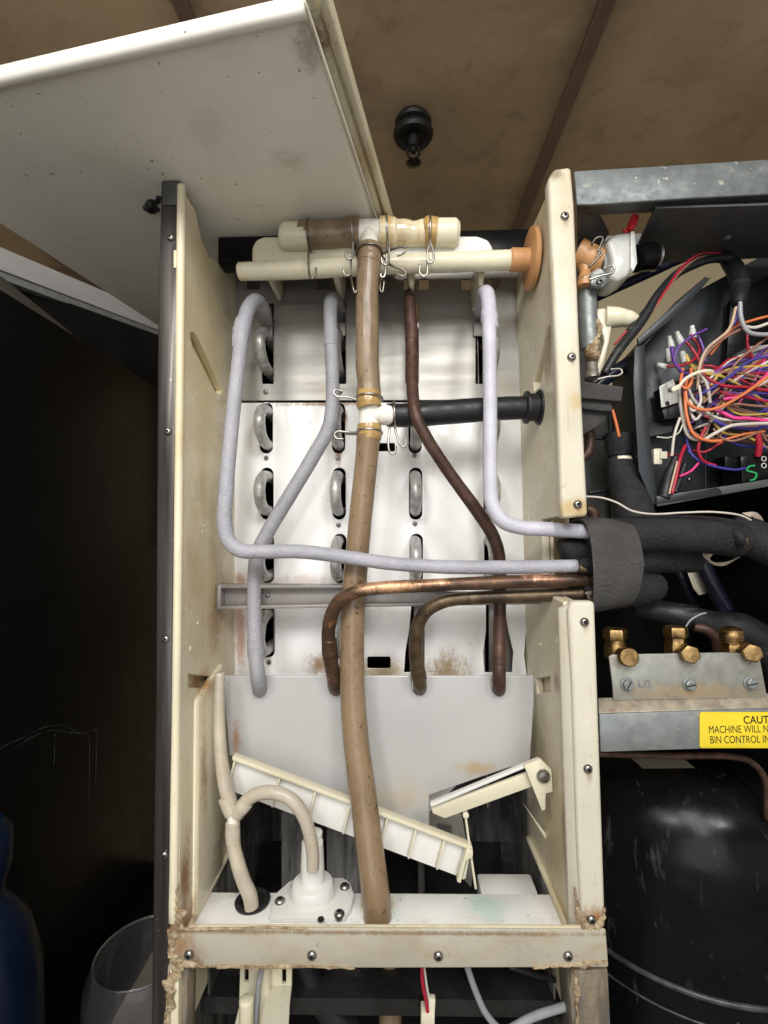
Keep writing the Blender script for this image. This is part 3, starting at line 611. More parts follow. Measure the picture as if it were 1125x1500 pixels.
slab('drip_foot', [(698, 380), (712, 380), (708, 418), (702, 418)], .497, .05, M['wtube'], tr, .001)
cl = tag(tube('end_cap', [(412, 345, .478, 17), (418, 346, .478, 20), (455, 346, .478, 20)], 20, M['wtube'], None, seg=28), 'cream cap closing the left end of the short brown hose', 'cap')
hl = tag(tube('short_hose', [(438, 344, .478, 20), (452, 344, .478, 20.5), (462, 344, .478, 19.5), (480, 343, .478, 20), (500, 342, .478, 19), (514, 340, .478, 21), (527, 340, .478, 21)], 20, M['hose'], None, seg=28, res=8, bump=.03, bf=90), 'short brown stained hose left of the white tee', 'hose')
te = thing('white_tee_fitting', 'bright white tee fitting at the top of the long brown hose', 'fitting')
tube('cross_pipe', [(518, 341, .478), (545, 340, .478), (580, 340, .478)], 18, M['pvc'], te, seg=28)
tube('branch', [(541, 333, .471, 4), (541, 345, .468, 11), (541, 356, .468, 14), (541, 366, .468, 14)], 14, M['pvc'], te, seg=28)
hr = thing('short_hose', 'pale see-through short hose right of the white tee', 'hose')
tube('hose_body', [(578, 341, .478, 18.5), (592, 341, .478, 18.5), (605, 343, .478, 17.5), (622, 341, .478, 19)], 19, M['hosepale'], hr, seg=28, res=8)
tube('left_cuff', [(556, 340, .478, 22), (566, 340, .478, 22.5), (578, 341, .478, 21), (582, 341, .478, 19)], 21, M['hosepale'], hr, seg=28)
tube('right_cuff', [(619, 340, .478, 19), (627, 340, .478, 22), (641, 341, .478, 21)], 21, M['hoseend'], hr, seg=28)
tag(tube('end_cap', [(636, 341, .478, 20), (666, 341, .478, 20), (673, 341, .478, 15)], 20, M['wtube'], None, seg=28), 'cream cap closing the right end of the pale short hose', 'cap')

# ================================================================== CENTRAL HOSES
ch = thing('water_hose', 'dark brown stained hose hanging from the top tee', 'hose')
tube('hose_body', [(541, 372, .468, 18), (540, 390, .467, 17.5), (538, 430, .467, 17), (538, 480, .468, 17.5), (538, 530, .470, 17.5), (540, 560, .471, 17), (540, 574, .472, 18.5), (540, 582, .472, 17.5)], 18, M['hose'], ch, seg=32, res=8, bump=.015, bf=60)
tube('upper_cuff', [(541, 360, .467, 18), (541, 367, .467, 19), (541, 374, .467, 17.5), (541, 380, .467, 18.7), (540, 386, .467, 18)], 18, M['hose'], ch, seg=32)
tube('lower_cuff', [(540, 573, .472, 18.6), (540, 581, .472, 18), (540, 590, .472, 18.5), (541, 597, .472, 18)], 18, M['hoseend'], ch, seg=32)
t2 = thing('white_tee_fitting', 'white tee fitting joining the brown hose to the black rubber hose', 'fitting')
tube('straight_pipe', [(541, 590, .476), (541, 610, .477), (541, 632, .477)], 15.5, M['pvc'], t2, seg=28)
tube('branch', [(545, 608, .474, 9), (552, 608, .474, 11), (562, 608, .474, 15), (572, 608, .476, 15.5)], 14, M['pvc'], t2, seg=28)
lh = thing('water_hose', 'long tan hose bowing down from the middle tee into the ledge', 'hose')
tube('upper_cuff', [(541, 622, .477, 17.5), (541, 630, .477, 18), (541, 637, .478, 18.5), (540, 644, .478, 17.5)], 18, M['hoseend'], lh, seg=32)
tube('hose_body', [(540, 636, .478, 18), (538, 660, .480, 17), (533, 710, .484, 17), (526, 780, .486, 17.2), (520, 850, .486, 17.5), (516, 920, .484, 17.7), (516, 1000, .480, 18), (521, 1080, .474, 18.5), (530, 1150, .466, 19), (540, 1230, .456, 19.5), (548, 1290, .448, 20), (552, 1322, .4465, 20), (553, 1345, .4465, 20)], 18, M['hosetan'], lh, seg=32, res=8, bump=.012, bf=40)
torus('hole_rim', WZ(552.5, 1325, zl + .001), (0, 0, 1), .0147, .0014, M['wtube'], lh, seg=40)
bh = thing('rubber_hose', 'black rubber hose running right from the middle tee into the wall', 'hose')
tube('hose_body', [(566, 608, .478, 17), (575, 608, .478, 17.5), (600, 608, .480, 17.5), (640, 605, .480, 18), (680, 602, .480, 18), (720, 599, .480, 17), (775, 597, .481, 17)], 17, M['rubber'], bh, seg=28, res=8, bump=.02, bf=60)
lathe('collar', W(769, 597, .481), (1, 0, 0), [(-.001, .0135), (0, .0157), (.0025, .0160), (.003, .0135), (.020, .0135), (.0205, .012)], M['rubber'], bh, 36)
torus('hole_rim', R3(xr - .0005, .481, W(785, 597, .481).z - CAMZ), (1, 0, 0), .0155, .002, M['rubber'], bh, seg=36)

# ================================================================== CLAMPS
GC = 'spring wire hose clamps'
def clamp(label, c, axis, Rpx, tails, m='wire', d=.47):
    t = thing('hose_clamp', label, 'hose clamp', GC)
    torus('wire_ring', W(*c), axis, Rpx * c[2] / F, .0011, M[m], t, seg=40)
    for tl in tails: tube('wire_tail', tl, 1.75, M[m], t, seg=8, res=6)
    return t
hk = lambda x, y, d, s=1, L=30: [(x, y, d), (x, y + L * .55, d - .001), (x + s * 1, y + L * .85, d - .002), (x + s * 5, y + L, d - .003), (x + s * 10, y + L * .88, d - .003), (x + s * 11, y + L * .62, d - .003)]
clamp('spring clamp at the far left end of the short brown hose, tail hooked below', (453, 345, .478), (1, 0, .02), 21.5, [hk(452, 366, .458, 1, 42), [(452, 366, .46), (456, 370, .457), (462, 368, .457)]], 'darkwire')
clamp('spring clamp on the short brown hose beside the tee, double hook below', (517, 341, .478), (1, 0, .02), 22, [hk(517, 354, .452, -1, 26), hk(514, 378, .454, -1, 26)], 'wire')
clamp('spring clamp just right of the top tee, hooks hanging down', (567, 341, .478), (1, 0, .02), 23, [hk(570, 360, .452, -1, 28), [(566, 370, .456), (565, 395, .456), (562, 406, .456), (558, 405, .456), (558, 400, .456)]], 'wire')
clamp('spring clamp at the right end of the pale short hose, long loop below', (629, 341, .478), (1, 0, -.02), 23, [[(629, 356, .452), (626, 372, .451), (626, 382, .451), (631, 385, .451), (635, 380, .451), (633, 362, .452), (629, 352, .453)], [(626, 382, .455), (625, 402, .455), (620, 405, .455), (615, 400, .455), (615, 388, .455)]], 'wire')
clamp('spring clamp round the top of the long brown hose, arms reaching right', (541, 371, .467), (0, .15, 1), 20, [[(560, 372, .462), (575, 365, .455), (590, 361, .453), (595, 365, .453), (592, 370, .453), (582, 375, .453)], [(560, 376, .462), (572, 388, .457), (590, 395, .456), (595, 401, .456), (590, 405, .456), (580, 401, .456)],
      [(514, 404, .462), (517, 420, .460), (520, 429, .46), (524, 424, .46)], [(560, 402, .462), (557, 424, .460), (560, 428, .46), (563, 410, .46)]], 'darkwire')
clamp('spring clamp at the bottom of the dark brown hose, arm hooked left', (541, 584, .472), (.03, .12, 1), 19.5, [[(524, 586, .458), (510, 582, .456), (495, 581, .455), (489, 577, .455), (491, 571, .455), (502, 573, .455)]], 'wire')
clamp('spring clamp below the middle tee, arm looped left under it', (541, 634, .478), (.03, .12, 1), 19, [[(524, 634, .462), (508, 633, .458), (494, 632, .457), (490, 637, .457), (493, 642, .457), (503, 643, .457)], [(523, 636, .463), (505, 636, .46)]], 'wire')
clamp('spring clamp on the black rubber hose beside the tee, two hooks below', (578, 608, .478), (1, 0, .03), 20, [[(571, 626, .462), (569, 655, .460), (572, 664, .460), (578, 664, .460), (580, 652, .460)], [(578, 626, .461), (586, 650, .457), (592, 655, .457), (595, 648, .457), (593, 642, .457)]], 'wire')

# ================================================================== REFRIGERANT PIPES
GP = 'pipes of the evaporator'
p = thing('refrigerant_pipe', 'grey painted pipe looping down the left wall and across the hose', 'pipe')
tube('pipe_body', [(391, 482, .575, 8), (390, 470, .55, 9), (386, 452, .52, 10), (376, 441, .50, 11), (365, 450, .485, 11), (357, 475, .475, 11), (351, 520, .468, 10.6), (344, 580, .463, 10.5), (337, 650, .46, 10.6), (331, 720, .458, 11), (329, 765, .457, 11), (335, 792, .457, 11), (352, 806, .457, 11), (380, 808, .458, 10.5), (440, 808, .460, 10.3), (500, 815, .460, 10.2), (570, 825, .460, 10), (640, 830, .460, 10), (740, 831, .455, 10), (846, 829, .452, 9.5)], 11, M['pipegrey'], p, seg=24, res=7, bump=.035, bf=170)
tube('swaged_collar', [(358, 468, .477, 12), (354, 484, .475, 13), (352, 500, .472, 12), (351, 512, .470, 11.5)], 12, M['pipegrey'], p, seg=24, bump=.12, bf=260)
p = thing('refrigerant_pipe', 'grey painted pipe slanting left from the second slot column', 'pipe')
tube('pipe_body', [(500, 470, .58, 8), (496, 448, .55, 9), (487, 438, .52, 10), (484, 450, .506, 10.5), (485, 500, .502, 10), (487, 560, .50, 10), (486, 600, .50, 10), (480, 630, .50, 10.5), (458, 670, .50, 10.5), (425, 725, .50, 10.5), (392, 780, .50, 10.5), (377, 812, .50, 10.5), (373, 850, .50, 10.5), (374, 950, .494, 10.5), (377, 985, .489, 10.8), (379, 1000, .493, 10.8), (380, 1009, .502, 10.5), (381, 1011, .52, 10)], 10.5, M['pipeslate'], p, seg=24, res=7, bump=.03, bf=170)
tube('swaged_collar', [(485, 484, .503, 11.5), (485, 494, .502, 11), (485, 508, .502, 11)], 11, M['pipeslate'], p, seg=24, bump=.03)
tube('swaged_collar', [(373, 936, .495, 11.2), (374, 950, .4945, 11.6), (375, 961, .494, 12)], 11, M['pipeslate'], p, seg=24, bump=.03)
p = thing('refrigerant_pipe', 'pale lilac-white pipe bending right from the fourth slot column', 'pipe')
tube('pipe_body', [(702, 470, .58, 8), (703, 450, .54, 9), (707, 432, .51, 10), (713, 430, .49, 11), (716, 450, .478, 11), (717, 500, .468, 10.3), (718, 600, .460, 10.3), (718, 700, .458, 10.3), (721, 738, .457, 10.8), (735, 762, .456, 11), (760, 772, .455, 10.8), (800, 775, .452, 10.5), (866, 779, .447, 10.5)], 10.5, M['pipewhite'], p, seg=24, res=7, bump=.02, bf=170)
tube('swaged_collar', [(715, 455, .476, 11.5), (717, 466, .475, 12.5), (718, 476, .473, 11.8), (718, 483, .471, 11)], 11, M['pipewhite'], p, seg=24, bump=.12, bf=260)
p = thing('refrigerant_pipe', 'dark brown pipe slanting right from the third slot column', 'pipe')
tube('pipe_body', [(601, 440, .56, 6), (600, 430, .52, 7), (600, 440, .506, 8.6), (602, 478, .498, 9), (603, 520, .49, 9), (605, 580, .470, 9), (609, 608, .462, 9), (624, 640, .464, 9), (660, 695, .475, 9), (700, 750, .484, 9.5), (722, 785, .489, 9.5), (731, 815, .493, 9), (732, 880, .497, 9), (731, 960, .492, 9), (731, 985, .489, 9.5), (731, 1000, .493, 9.8), (731, 1009, .503, 9.5), (731, 1010, .525, 9)], 9, M['brownpipe'], p, seg=20, res=7, bump=.03, bf=150)
tube('crimped_tip', [(600, 420, .506, 2.5), (600, 427, .506, 4), (600, 434, .506, 8)], 4, M['brownpipe'], p, seg=12)
tube('swaged_collar', [(602, 474, .4985, 10), (602.5, 481, .4975, 9.9), (603, 500, .494, 9.8)], 10, M['brownpipe'], p, seg=20)
tube('swaged_collar', [(732, 944, .494, 10), (731, 956, .492, 10.2), (731, 975, .490, 10)], 10, M['brownpipe'], p, seg=20)
p = thing('refrigerant_pipe', 'upper copper pipe with bright scraped patches bending down at the hose', 'pipe')
tube('pipe_body', [(868, 849, .452, 9.5), (800, 851, .453, 9.5), (730, 853, .454, 9.5), (640, 857, .455, 9.3), (560, 861, .456, 9.5), (525, 866, .457, 9.5), (500, 878, .461, 10), (486, 900, .468, 10), (481, 930, .474, 10), (484, 965, .480, 10.5), (489, 990, .487, 10.5), (491, 1003, .494, 10.2), (492, 1010, .51, 10)], 10, M['copper'], p, seg=22, res=7, bump=.03, bf=120)
tube('swaged_collar', [(482, 935, .475, 11), (483, 955, .478, 11.6), (485, 968, .481, 11.2)], 11, M['copper'], p, seg=22, bump=.04)
p = thing('refrigerant_pipe', 'lower copper pipe tarnished olive brown bending down right of the hose', 'pipe')
tube('pipe_body', [(868, 869, .458, 9.5), (800, 872, .462, 9.5), (740, 874, .464, 9.3), (690, 876, .465, 9.3), (655, 880, .467, 9.5), (628, 892, .470, 9.7), (614, 912, .474, 10), (609, 945, .480, 10), (611, 975, .486, 10.5), (614, 995, .491, 10.3), (615, 1007, .503, 10), (615, 1009, .53, 9.5)], 10, M['olive'], p, seg=22, res=7, bump=.03, bf=120)
tube('swaged_collar', [(611, 978, .485, 11), (613, 988, .488, 11.4), (614, 996, .491, 10.8)], 11, M['olive'], p, seg=22, bump=.06)

# ================================================================== TROUGHS
lt = thing('ribbed_trough', 'long cream ribbed trough sloping down right in front of the splash plate', 'trough')
top = lambda x: 1110 + (x - 340) * (1243 - 1110) / 352; bot = lambda x: 1158 + (x - 335) * (1290 - 1158) / 350
slab('back_wall', [(345, top(345)), (690, top(690)), (682, 1288), (336, 1158)], .478, .003, M['white'], lt, .0006)
slab('top_lip', [(340, 1108), (692, 1241), (693, 1247), (340, 1114)], .469, .010, M['wtube'], lt, .0007)
for x in (342, 408, 461, 512, 566, 608, 650, 688):
    k = (bot(x) - top(x)); slab('rib', [(x, top(x) + 4), (x + 2.4, top(x) + 5), (x - 11 + 2.2, top(x) + k - 2), (x - 11, top(x) + k - 3)], .4705, .008, M['wtube'], lt, .0004)
slab('end_cap', [(684, 1243), (693, 1246), (693, 1256), (683, 1262), (675, 1295), (669, 1292)], .466, .010, M['wtube'], lt, .001)
stt = thing('short_trough', 'short cream trough bracket sloping up to the right wall', 'trough')
slab('face', [(632, 1184), (776, 1131), (781, 1152), (652, 1199), (634, 1192)], .470, .004, M['wtube'], stt, .0008)
slab('top_lip', [(630, 1178), (790, 1112), (792, 1116), (632, 1183)], .4655, .006, M['white'], stt, .0008)
slab('end_bracket', [(768, 1122), (792, 1112), (808, 1128), (810, 1160), (800, 1163), (799, 1187), (794, 1188)], .462, .005, M['wtube'], stt, .0008)
lathe('bolt', W(796, 1137, .461), (0, -1, 0), [(-.004, .0062), (.001, .0062), (.003, .005), (.0035, .002)], M['screw'], stt, 10)
slab('side_runner', [(765, 1175), (775, 1190), (812, 1250), (812, 1238)], .500, .002, M['wtube'], stt, .0005)
gr = thing('louvred_steel_strip', 'dark steel strip with louvres hanging under the short trough', 'strip')
slab('strip_body', [(626, 1190), (676, 1192), (692, 1282), (690, 1300), (626, 1230)], .525, .002, M['steel'], gr, .0005)
for k in range(5): slab('louvre', [(640 + k, 1208 + k * 8), (662 + k, 1213 + k * 8), (662 + k, 1216 + k * 8), (640 + k, 1211 + k * 8)], .521, .003, M['galvdark'], gr, .0004)
rd = thing('thin_rod', 'thin pale rod hanging between the short trough and the ledge', 'rod')
tube('rod_body', [(682, 1196, .474, 1.8), (688, 1240, .473, 1.8), (697, 1302, .472, 1.8)], 1.6, M['wtube'], rd, seg=8)
lathe('rod_eye', W(682, 1193, .473), (0, -1, 0), [(-.002, .0028), (.002, .0028), (.0025, .001)], M['wtube'], rd, 12)

# ================================================================== PUMP MOUNT, TUBES
pm = thing('pump_mount', 'white round pump mount with a flat screwed base on the ledge', 'pump mount')
zb = zl + .0005
base = [(395, 1352), (402, 1318), (424, 1298), (440, 1293), (503, 1293), (513, 1300), (519, 1318), (514, 1338), (504, 1353)]
prism('base_plate', [WZ(x, y, zb) for x, y in base], (0, 0, .005), M['white'], pm, .0012)
cb = WZ(458, 1318, zb) + Vector((0, 0, .005))
lathe('round_collar', cb, (0, 0, 1), [(0, .0205), (.008, .020), (.011, .018), (.012, .0135), (.0125, .011)], M['white'], pm, 40)
lathe('outlet_stem', cb, (0, 0, 1), [(.01, .0115), (.045, .0100), (.047, .0098), (.048, .0085)], M['white'], pm, 32)
tube('outlet_spout', [cb + Vector((0, .004, .038)), cb + Vector((0, .005, .046)), cb + Vector((0, .005, .053))], .0085, M['white'], pm, seg=24)
for x, y in ((410, 1321), (505, 1300), (497, 1340)):
    inst('screw', SCREW, WZ(x, y, zb + .0052), (-math.pi / 2, 0, 0), pm, 1.25)
lathe('empty_hole', WZ(470, 1346, zb + .0052), (0, 0, 1), [(-.001, .0028), (.0003, .0028), (.0004, .001)], M['hole'], pm, 14)
gm = tag(lathe('rubber_grommet', WZ(370, 1322, zl), (0, 0, 1), [(0, .0155), (.0025, .016), (.004, .0135), (.003, .010), (.001, .0095)], M['rubber'], None, 40), 'black rubber grommet in the ledge round the milky tube', 'grommet')
mt = thing('milky_tube', 'milky vinyl tube down the left wall meeting a Y fitting', 'tube')
tube('tube_body', [(322, 985, .472, 7), (321, 1040, .47, 8), (323, 1100, .465, 9), (330, 1150, .46, 10), (338, 1180, .458, 10)], 9, M['clearhose'], mt, seg=20, res=7)
tube('tube_end', [(330, 1166, .459, 11), (337, 1183, .458, 11.5), (341, 1192, .457, 11)], 11, M['clearhose'], mt, seg=20)
yf = thing('y_fitting', 'small white Y fitting between the three milky tubes', 'fitting')
tube('stem', [(342, 1196, .457), (341, 1212, .456)], 8, M['pvc'], yf, seg=16)
tube('left_arm', [(336, 1184, .458), (342, 1199, .457)], 8, M['pvc'], yf, seg=16)
tube('right_arm', [(352, 1188, .457), (342, 1199, .457)], 8, M['pvc'], yf, seg=16)
mt = thing('milky_tube', 'milky vinyl tube arching from the Y fitting over to the pump mount', 'tube')
tube('tube_body', [(352, 1186, .457, 9.5), (362, 1172, .455, 9.5), (380, 1162, .452, 9.5), (402, 1161, .449, 9.5), (425, 1170, .447, 9.5), (443, 1192, .447, 9.5), (453, 1220, .448, 9.3), (458, 1250, .449, 9), (458, 1275, .449, 8.6)], 10, M['clearhose'], mt, seg=20, res=7)
tube('tube_end', [(346, 1193, .457, 10.5), (356, 1181, .455, 11), (362, 1174, .4545, 10)], 11, M['clearhose'], mt, seg=20)
mt = thing('milky_tube', 'milky vinyl tube dropping from the Y fitting into the black grommet', 'tube')
tube('tube_body', [(342, 1215, .456, 9.5), (343, 1240, .455, 9.5), (350, 1270, .452, 10), (358, 1293, .4525, 10), (366, 1312, .4520, 10.3), (369, 1330, .4520, 10)], 10, M['clearhose'], mt, seg=20, res=7)
tube('tube_end', [(341, 1203, .456, 10), (341, 1220, .456, 10.5), (342, 1236, .455, 10)], 10, M['clearhose'], mt, seg=20)

# ================================================================== BELOW THE FLANGE
bb = thing('bin_interior', 'dark bin interior seen below the bottom flange', 'bin')
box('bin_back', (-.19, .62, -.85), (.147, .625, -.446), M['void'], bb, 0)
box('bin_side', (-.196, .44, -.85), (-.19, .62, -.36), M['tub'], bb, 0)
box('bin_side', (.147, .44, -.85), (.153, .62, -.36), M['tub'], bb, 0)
slab('bin_rail', [(786, 1420), (792, 1420), (792, 1560), (786, 1560)], .56, .01, M['galvdark'], bb, .0005)
slab('bin_rail', [(274, 1420), (279, 1420), (275, 1560), (270, 1560)], .47, .01, M['galv'], bb, .0005)
fp = tag(slab('frosted_plate', rrect(317, 1380, 450, 1476, 6), .52, .003, M['clear'], None, .0008), 'frosted flat plate behind the cream bracket under the flange', 'plate')
fb = thing('cream_bracket', 'cream plastic bracket with two slots hanging under the flange', 'bracket')
plate('bracket_body', [(352, 1400), (428, 1400), (427, 1450), (418, 1520), (405, 1580), (325, 1580), (350, 1475)], [rrect(358, 1405, 364, 1440, 1, 1), rrect(413, 1405, 419, 1442, 1, 1)], .47, .004, M['wtube'], fb)
tube('center_rib', [(388, 1400, .466), (386, 1480, .466), (384, 1500, .466)], 9, M['wtube'], fb, seg=16)
prism('bracket_shelf', [W(390, 1448, .468), W(425, 1446, .468), W(418, 1570, .40), W(372, 1570, .40)], (0, .004, 0), M['wtube'], fb, .001)
tag(tube('white_peg', [(361, 1462, .44, 10), (361, 1500, .44, 10), (360, 1570, .44, 10)], 10, M['wtube'], None, seg=20), 'upright cream peg in front of the cream bracket', 'peg')
tag(tube('hanging_cord', [(386, 1410, .455), (379, 1440, .453), (374, 1500, .45), (370, 1570, .45)], 3.5, M['wire_grey'], None, seg=8), 'grey cord hanging down over the cream bracket', 'cord')
tag(tube('water_hose', [(570, 1395, .52, 15), (572, 1450, .52, 16), (570, 1570, .52, 16)], 16, M['hose'], None, seg=24), 'shaded tan hose continuing below the bottom flange', 'hose')
tag(tube('black_hose', [(440, 1395, .50, 16), (458, 1440, .50, 18), (500, 1500, .50, 20), (560, 1570, .50, 20)], 18, M['rubber'], None, seg=20, bump=.05), 'wet black hose slanting down under the flange', 'hose')
for nm, l, pts, r, m in (('red_wire', 'red wire dropping below the flange to a cream plug', [(618, 1415, .45), (619, 1440, .45), (625, 1470, .45), (627, 1490, .45)], 2.6, 'wire_red'), ('white_wire', 'thin white wire beside the red one below the flange', [(621, 1415, .452), (626, 1450, .452), (631, 1475, .452)], 1.8, 'wire_white'),
        ('grey_cable', 'grey cable curving down below the flange', [(684, 1415, .46), (696, 1450, .46), (712, 1485, .46), (735, 1512, .46)], 4.5, 'wire_grey'), ('grey_cable', 'grey cable rising to the right post below the flange', [(735, 1515, .45), (780, 1490, .45), (836, 1472, .44)], 5.5, 'wire_grey'), ('black_cable', 'dull black cable high under the flange at the right', [(745, 1415, .48), (800, 1432, .48), (840, 1440, .48)], 4, 'wire_black')):
    tag(tube(nm, pts, r, M[m], None, seg=10), l, nm.split('_')[-1])
pg = thing('cream_plug', 'cream plug on the end of the red wire below the flange', 'plug')
slab('plug_body', [(617, 1484), (637, 1486), (636, 1560), (616, 1560)], .448, .012, M['cream_plug'], pg, .001)
slab('plug_latch', [(628, 1464), (638, 1465), (637, 1486), (628, 1486)], .450, .006, M['cream_plug'], pg, .0008)
# ================================================================== RIGHT SIDE: FRAME
fr = thing('galvanised_frame', 'dull galvanised frame beam across the top right with a dark underside', 'frame')
slab('top_beam', [(841, 250), (1240, 226), (1240, 278), (1000, 291), (870, 300), (845, 300)], .420, .003, M['galvbeam'], fr, .0012, 3)
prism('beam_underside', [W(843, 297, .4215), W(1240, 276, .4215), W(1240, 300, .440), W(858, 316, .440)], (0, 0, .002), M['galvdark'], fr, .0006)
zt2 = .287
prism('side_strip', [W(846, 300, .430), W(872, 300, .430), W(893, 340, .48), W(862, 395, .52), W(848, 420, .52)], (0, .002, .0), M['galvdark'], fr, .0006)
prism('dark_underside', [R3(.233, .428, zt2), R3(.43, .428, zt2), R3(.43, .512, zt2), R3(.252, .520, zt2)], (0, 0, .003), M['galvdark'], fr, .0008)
slab('rear_beam', [(880, 346), (940, 341), (940, 352), (900, 400), (850, 402), (850, 372)], .520, .01, M['galv'], fr, .001)
lathe('rivet', R3(.327, .475, zt2), (0, 0, -1), [(-.001, .003), (.001, .003), (.0015, .0015)], M['galv'], fr, 12)
screws([(993, 300)], .4195, fr, .01) if False else None
dkp = thing('dark_back_panels', 'black inner panels closing the machine compartment at the right', 'panel')
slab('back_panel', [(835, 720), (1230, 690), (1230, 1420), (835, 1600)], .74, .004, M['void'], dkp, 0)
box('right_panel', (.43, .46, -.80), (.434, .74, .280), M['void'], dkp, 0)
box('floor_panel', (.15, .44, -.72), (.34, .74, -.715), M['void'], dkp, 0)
bk = thing('grey_back_plate', 'grey blue metal plate with vertical folds behind the right flange', 'plate')
slab('plate_body', [(850, 585), (925, 585), (935, 800), (855, 800)], .66, .003, M['galv'], bk, .0008)
slab('plate_fold', [(893, 600), (899, 600), (902, 800), (896, 800)], .65, .006, M['galvdark'], bk, .0008)
slab('plate_fold', [(908, 585), (935, 560), (945, 800), (915, 800)], .64, .004, M['galv'], bk, .0008)
# ---------------------------------------------------------------- control box
bx = thing('control_box', 'open blue grey metal control box full of loose wires', 'control box')
Fp = [(932, 520), (1036, 406), (1230, 300), (1230, 690), (960, 738), (944, 690)]
dF, dB = .475, .525
P0 = [W(x, y, dF) for x, y in Fp]; P1 = [Vector((p.x, dB, p.z)) for p in P0]
prism('box_back', P1, (0, .003, 0), M['boxm'], bx, .0006)
for i, j_ in ((0, 1), (3, 4), (4, 5), (5, 0)):
    a_, b_ = P0[i], P0[j_]; t_ = Vector((b_.x - a_.x, 0, b_.z - a_.z)).normalized(); nn = Vector((-t_.z, 0, t_.x)) * .0016
    prism('box_wall', [a_, b_, b_ + Vector((0, dB - dF + .002, 0)), a_ + Vector((0, dB - dF + .002, 0))], nn, M['boxm'], bx, .0005)
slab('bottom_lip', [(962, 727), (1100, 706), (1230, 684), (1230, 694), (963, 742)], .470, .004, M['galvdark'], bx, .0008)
slab('lip_tab', [(962, 729), (1052, 714), (1057, 719), (1058, 724), (962, 738)], .4685, .0015, M['boxm'], bx, .0005)
slab('top_lip', [(934, 496), (1030, 408), (1042, 406), (1000, 455), (936, 505)], .468, .003, M['boxm'], bx, .0006)
slab('side_lip', [(930, 508), (945, 504), (948, 600), (964, 740), (956, 738), (936, 690), (928, 560)], .471, .002, M['boxm'], bx, .0006)
prism('inner_bracket', [W(945, 622, .522), W(990, 612, .518), W(984, 632, .500), W(944, 640, .505)], (0, .001, -.001), M['galvdark'], bx, .0005)
slab('inner_seam', [(1033, 640), (1034.5, 640), (1034.5, 726), (1033, 726)], .5235, .001, M['galvdark'], bx, 0)
inst('screw', SCREW, W(1010, 702, .5235), (0, 0, 0), bx, .6)
slab('inner_divider', [(1070, 440), (1130, 400), (1130, 545), (1062, 560)], .515, .006, M['blackm'], bx, .001)
# relay with paper label
rly = thing('relay', 'black relay with a white printed label at the left of the control box', 'relay')
slab('relay_body', [(968, 568), (1006, 552), (1010, 596), (974, 612)], .500, .016, M['blackm'], rly, .0012)
slab('relay_foot', [(970, 600), (1006, 588), (1000, 612), (974, 614)], .497, .01, M['rubber'], rly, .001)
slab('paper_label', [(966, 566), (986, 555), (998, 588), (969, 597)], .4985, .0008, M['paper'], rly, .0002)
def lines(bm):
    for k in range(9): bm_prism(bm, [W(969 + k * .35, 568 + k * 2.6, .4982), W(978 + k * .35, 563.5 + k * 2.6, .4982), W(978 + k * .35, 564.2 + k * 2.6, .4982), W(969 + k * .35, 568.7 + k * 2.6, .4982)], (0, .0002, 0))
merge('print_lines', lines, M['ink'], rly)
slab('label_window', [(979, 569), (985, 566), (985, 573), (979, 575)], .498, .0006, M['hole'], rly, 0)
lathe('post', W(977, 591, .4985), (0, -1, 0), [(0, .0022), (.001, .0022), (.0015, .001)], M['rubber'], rly, 12)
# black component with green mark
bc = thing('capacitor_block', 'small black block with a green handwritten S beside the lower lip', 'block')
slab('block_body', [(1085, 668), (1128, 662), (1128, 708), (1088, 716)], .484, .03, M['gloss'], bc, .0015)
slab('block_wing', [(1062, 668), (1088, 668), (1088, 690), (1062, 688)], .490, .02, M['blackm'], bc, .0012)
tube('green_mark', [(1106, 682, .4835), (1098, 683, .4835), (1094, 689, .4835), (1101, 691, .4835), (1108, 694, .4835), (1106, 701, .4835), (1099, 704, .4835)], 1.3, M['green_ink'], bc, seg=6, flat=.4)
for yy in (672, 682): torus('white_ring', W(1119, yy, .4835), (0, 1, 0), .0022, .0004, M['paper'], bc, seg=20, ms=6)
gb = tag(slab('grey_module', [(1098, 506), (1150, 502), (1150, 542), (1103, 541)], .49, .03, M['wire_grey'], None, .002), 'light grey module cut off at the right edge of the control box', 'module')
pl = thing('white_connector', 'white plug with red leads at the lower left of the control box', 'connector')
slab('connector_body', rrect(958, 657, 970, 680, 1, 1), .490, .012, M['cream_plug'], pl, .0008)
slab('connector_key', rrect(968, 661, 978, 672, 1, 1), .488, .010, M['cream_plug'], pl, .0008)
for k in range(2): tube('red_lead', [(976, 664 + k * 4, .492), (986, 665 + k * 3, .492), (996, 668 + k, .495)], 1.2, M['wire_red'], pl, seg=8)
# clear crimp caps
for k, (x, y, dx, dy, r) in enumerate(((981, 497, 3, 13, 4.5), (993, 491, 6, 14, 5), (1014, 482, 1, 14, 5), (979, 516, 4, 14, 5), (1000, 519, 4, 12, 5.5), (966, 535, 10, 3, 4.5))):
    c_ = thing('crimp_cap', ('leftmost clear crimp cap at the top of the wire bundle', 'second clear crimp cap from the left at the top of the bundle', 'clear crimp cap standing highest in the control box', 'clear crimp cap over purple wires', 'clear crimp cap over orange and yellow wires', 'clear crimp cap lying on its side with red leads')[k], 'crimp cap', 'clear crimp caps on the wire bundle')
    tube('cap_body', [(x, y, .488, r * .8), (x + dx * .5, y + dy * .5, .488, r), (x + dx, y + dy, .488, r * 1.05)], r, M['clear'], c_, seg=14)
    tube('cap_tip', [(x - dx * .35, y - dy * .35, .488), (x + dx * .15, y + dy * .15, .488)], r * .7, M['clear'], c_, seg=12)
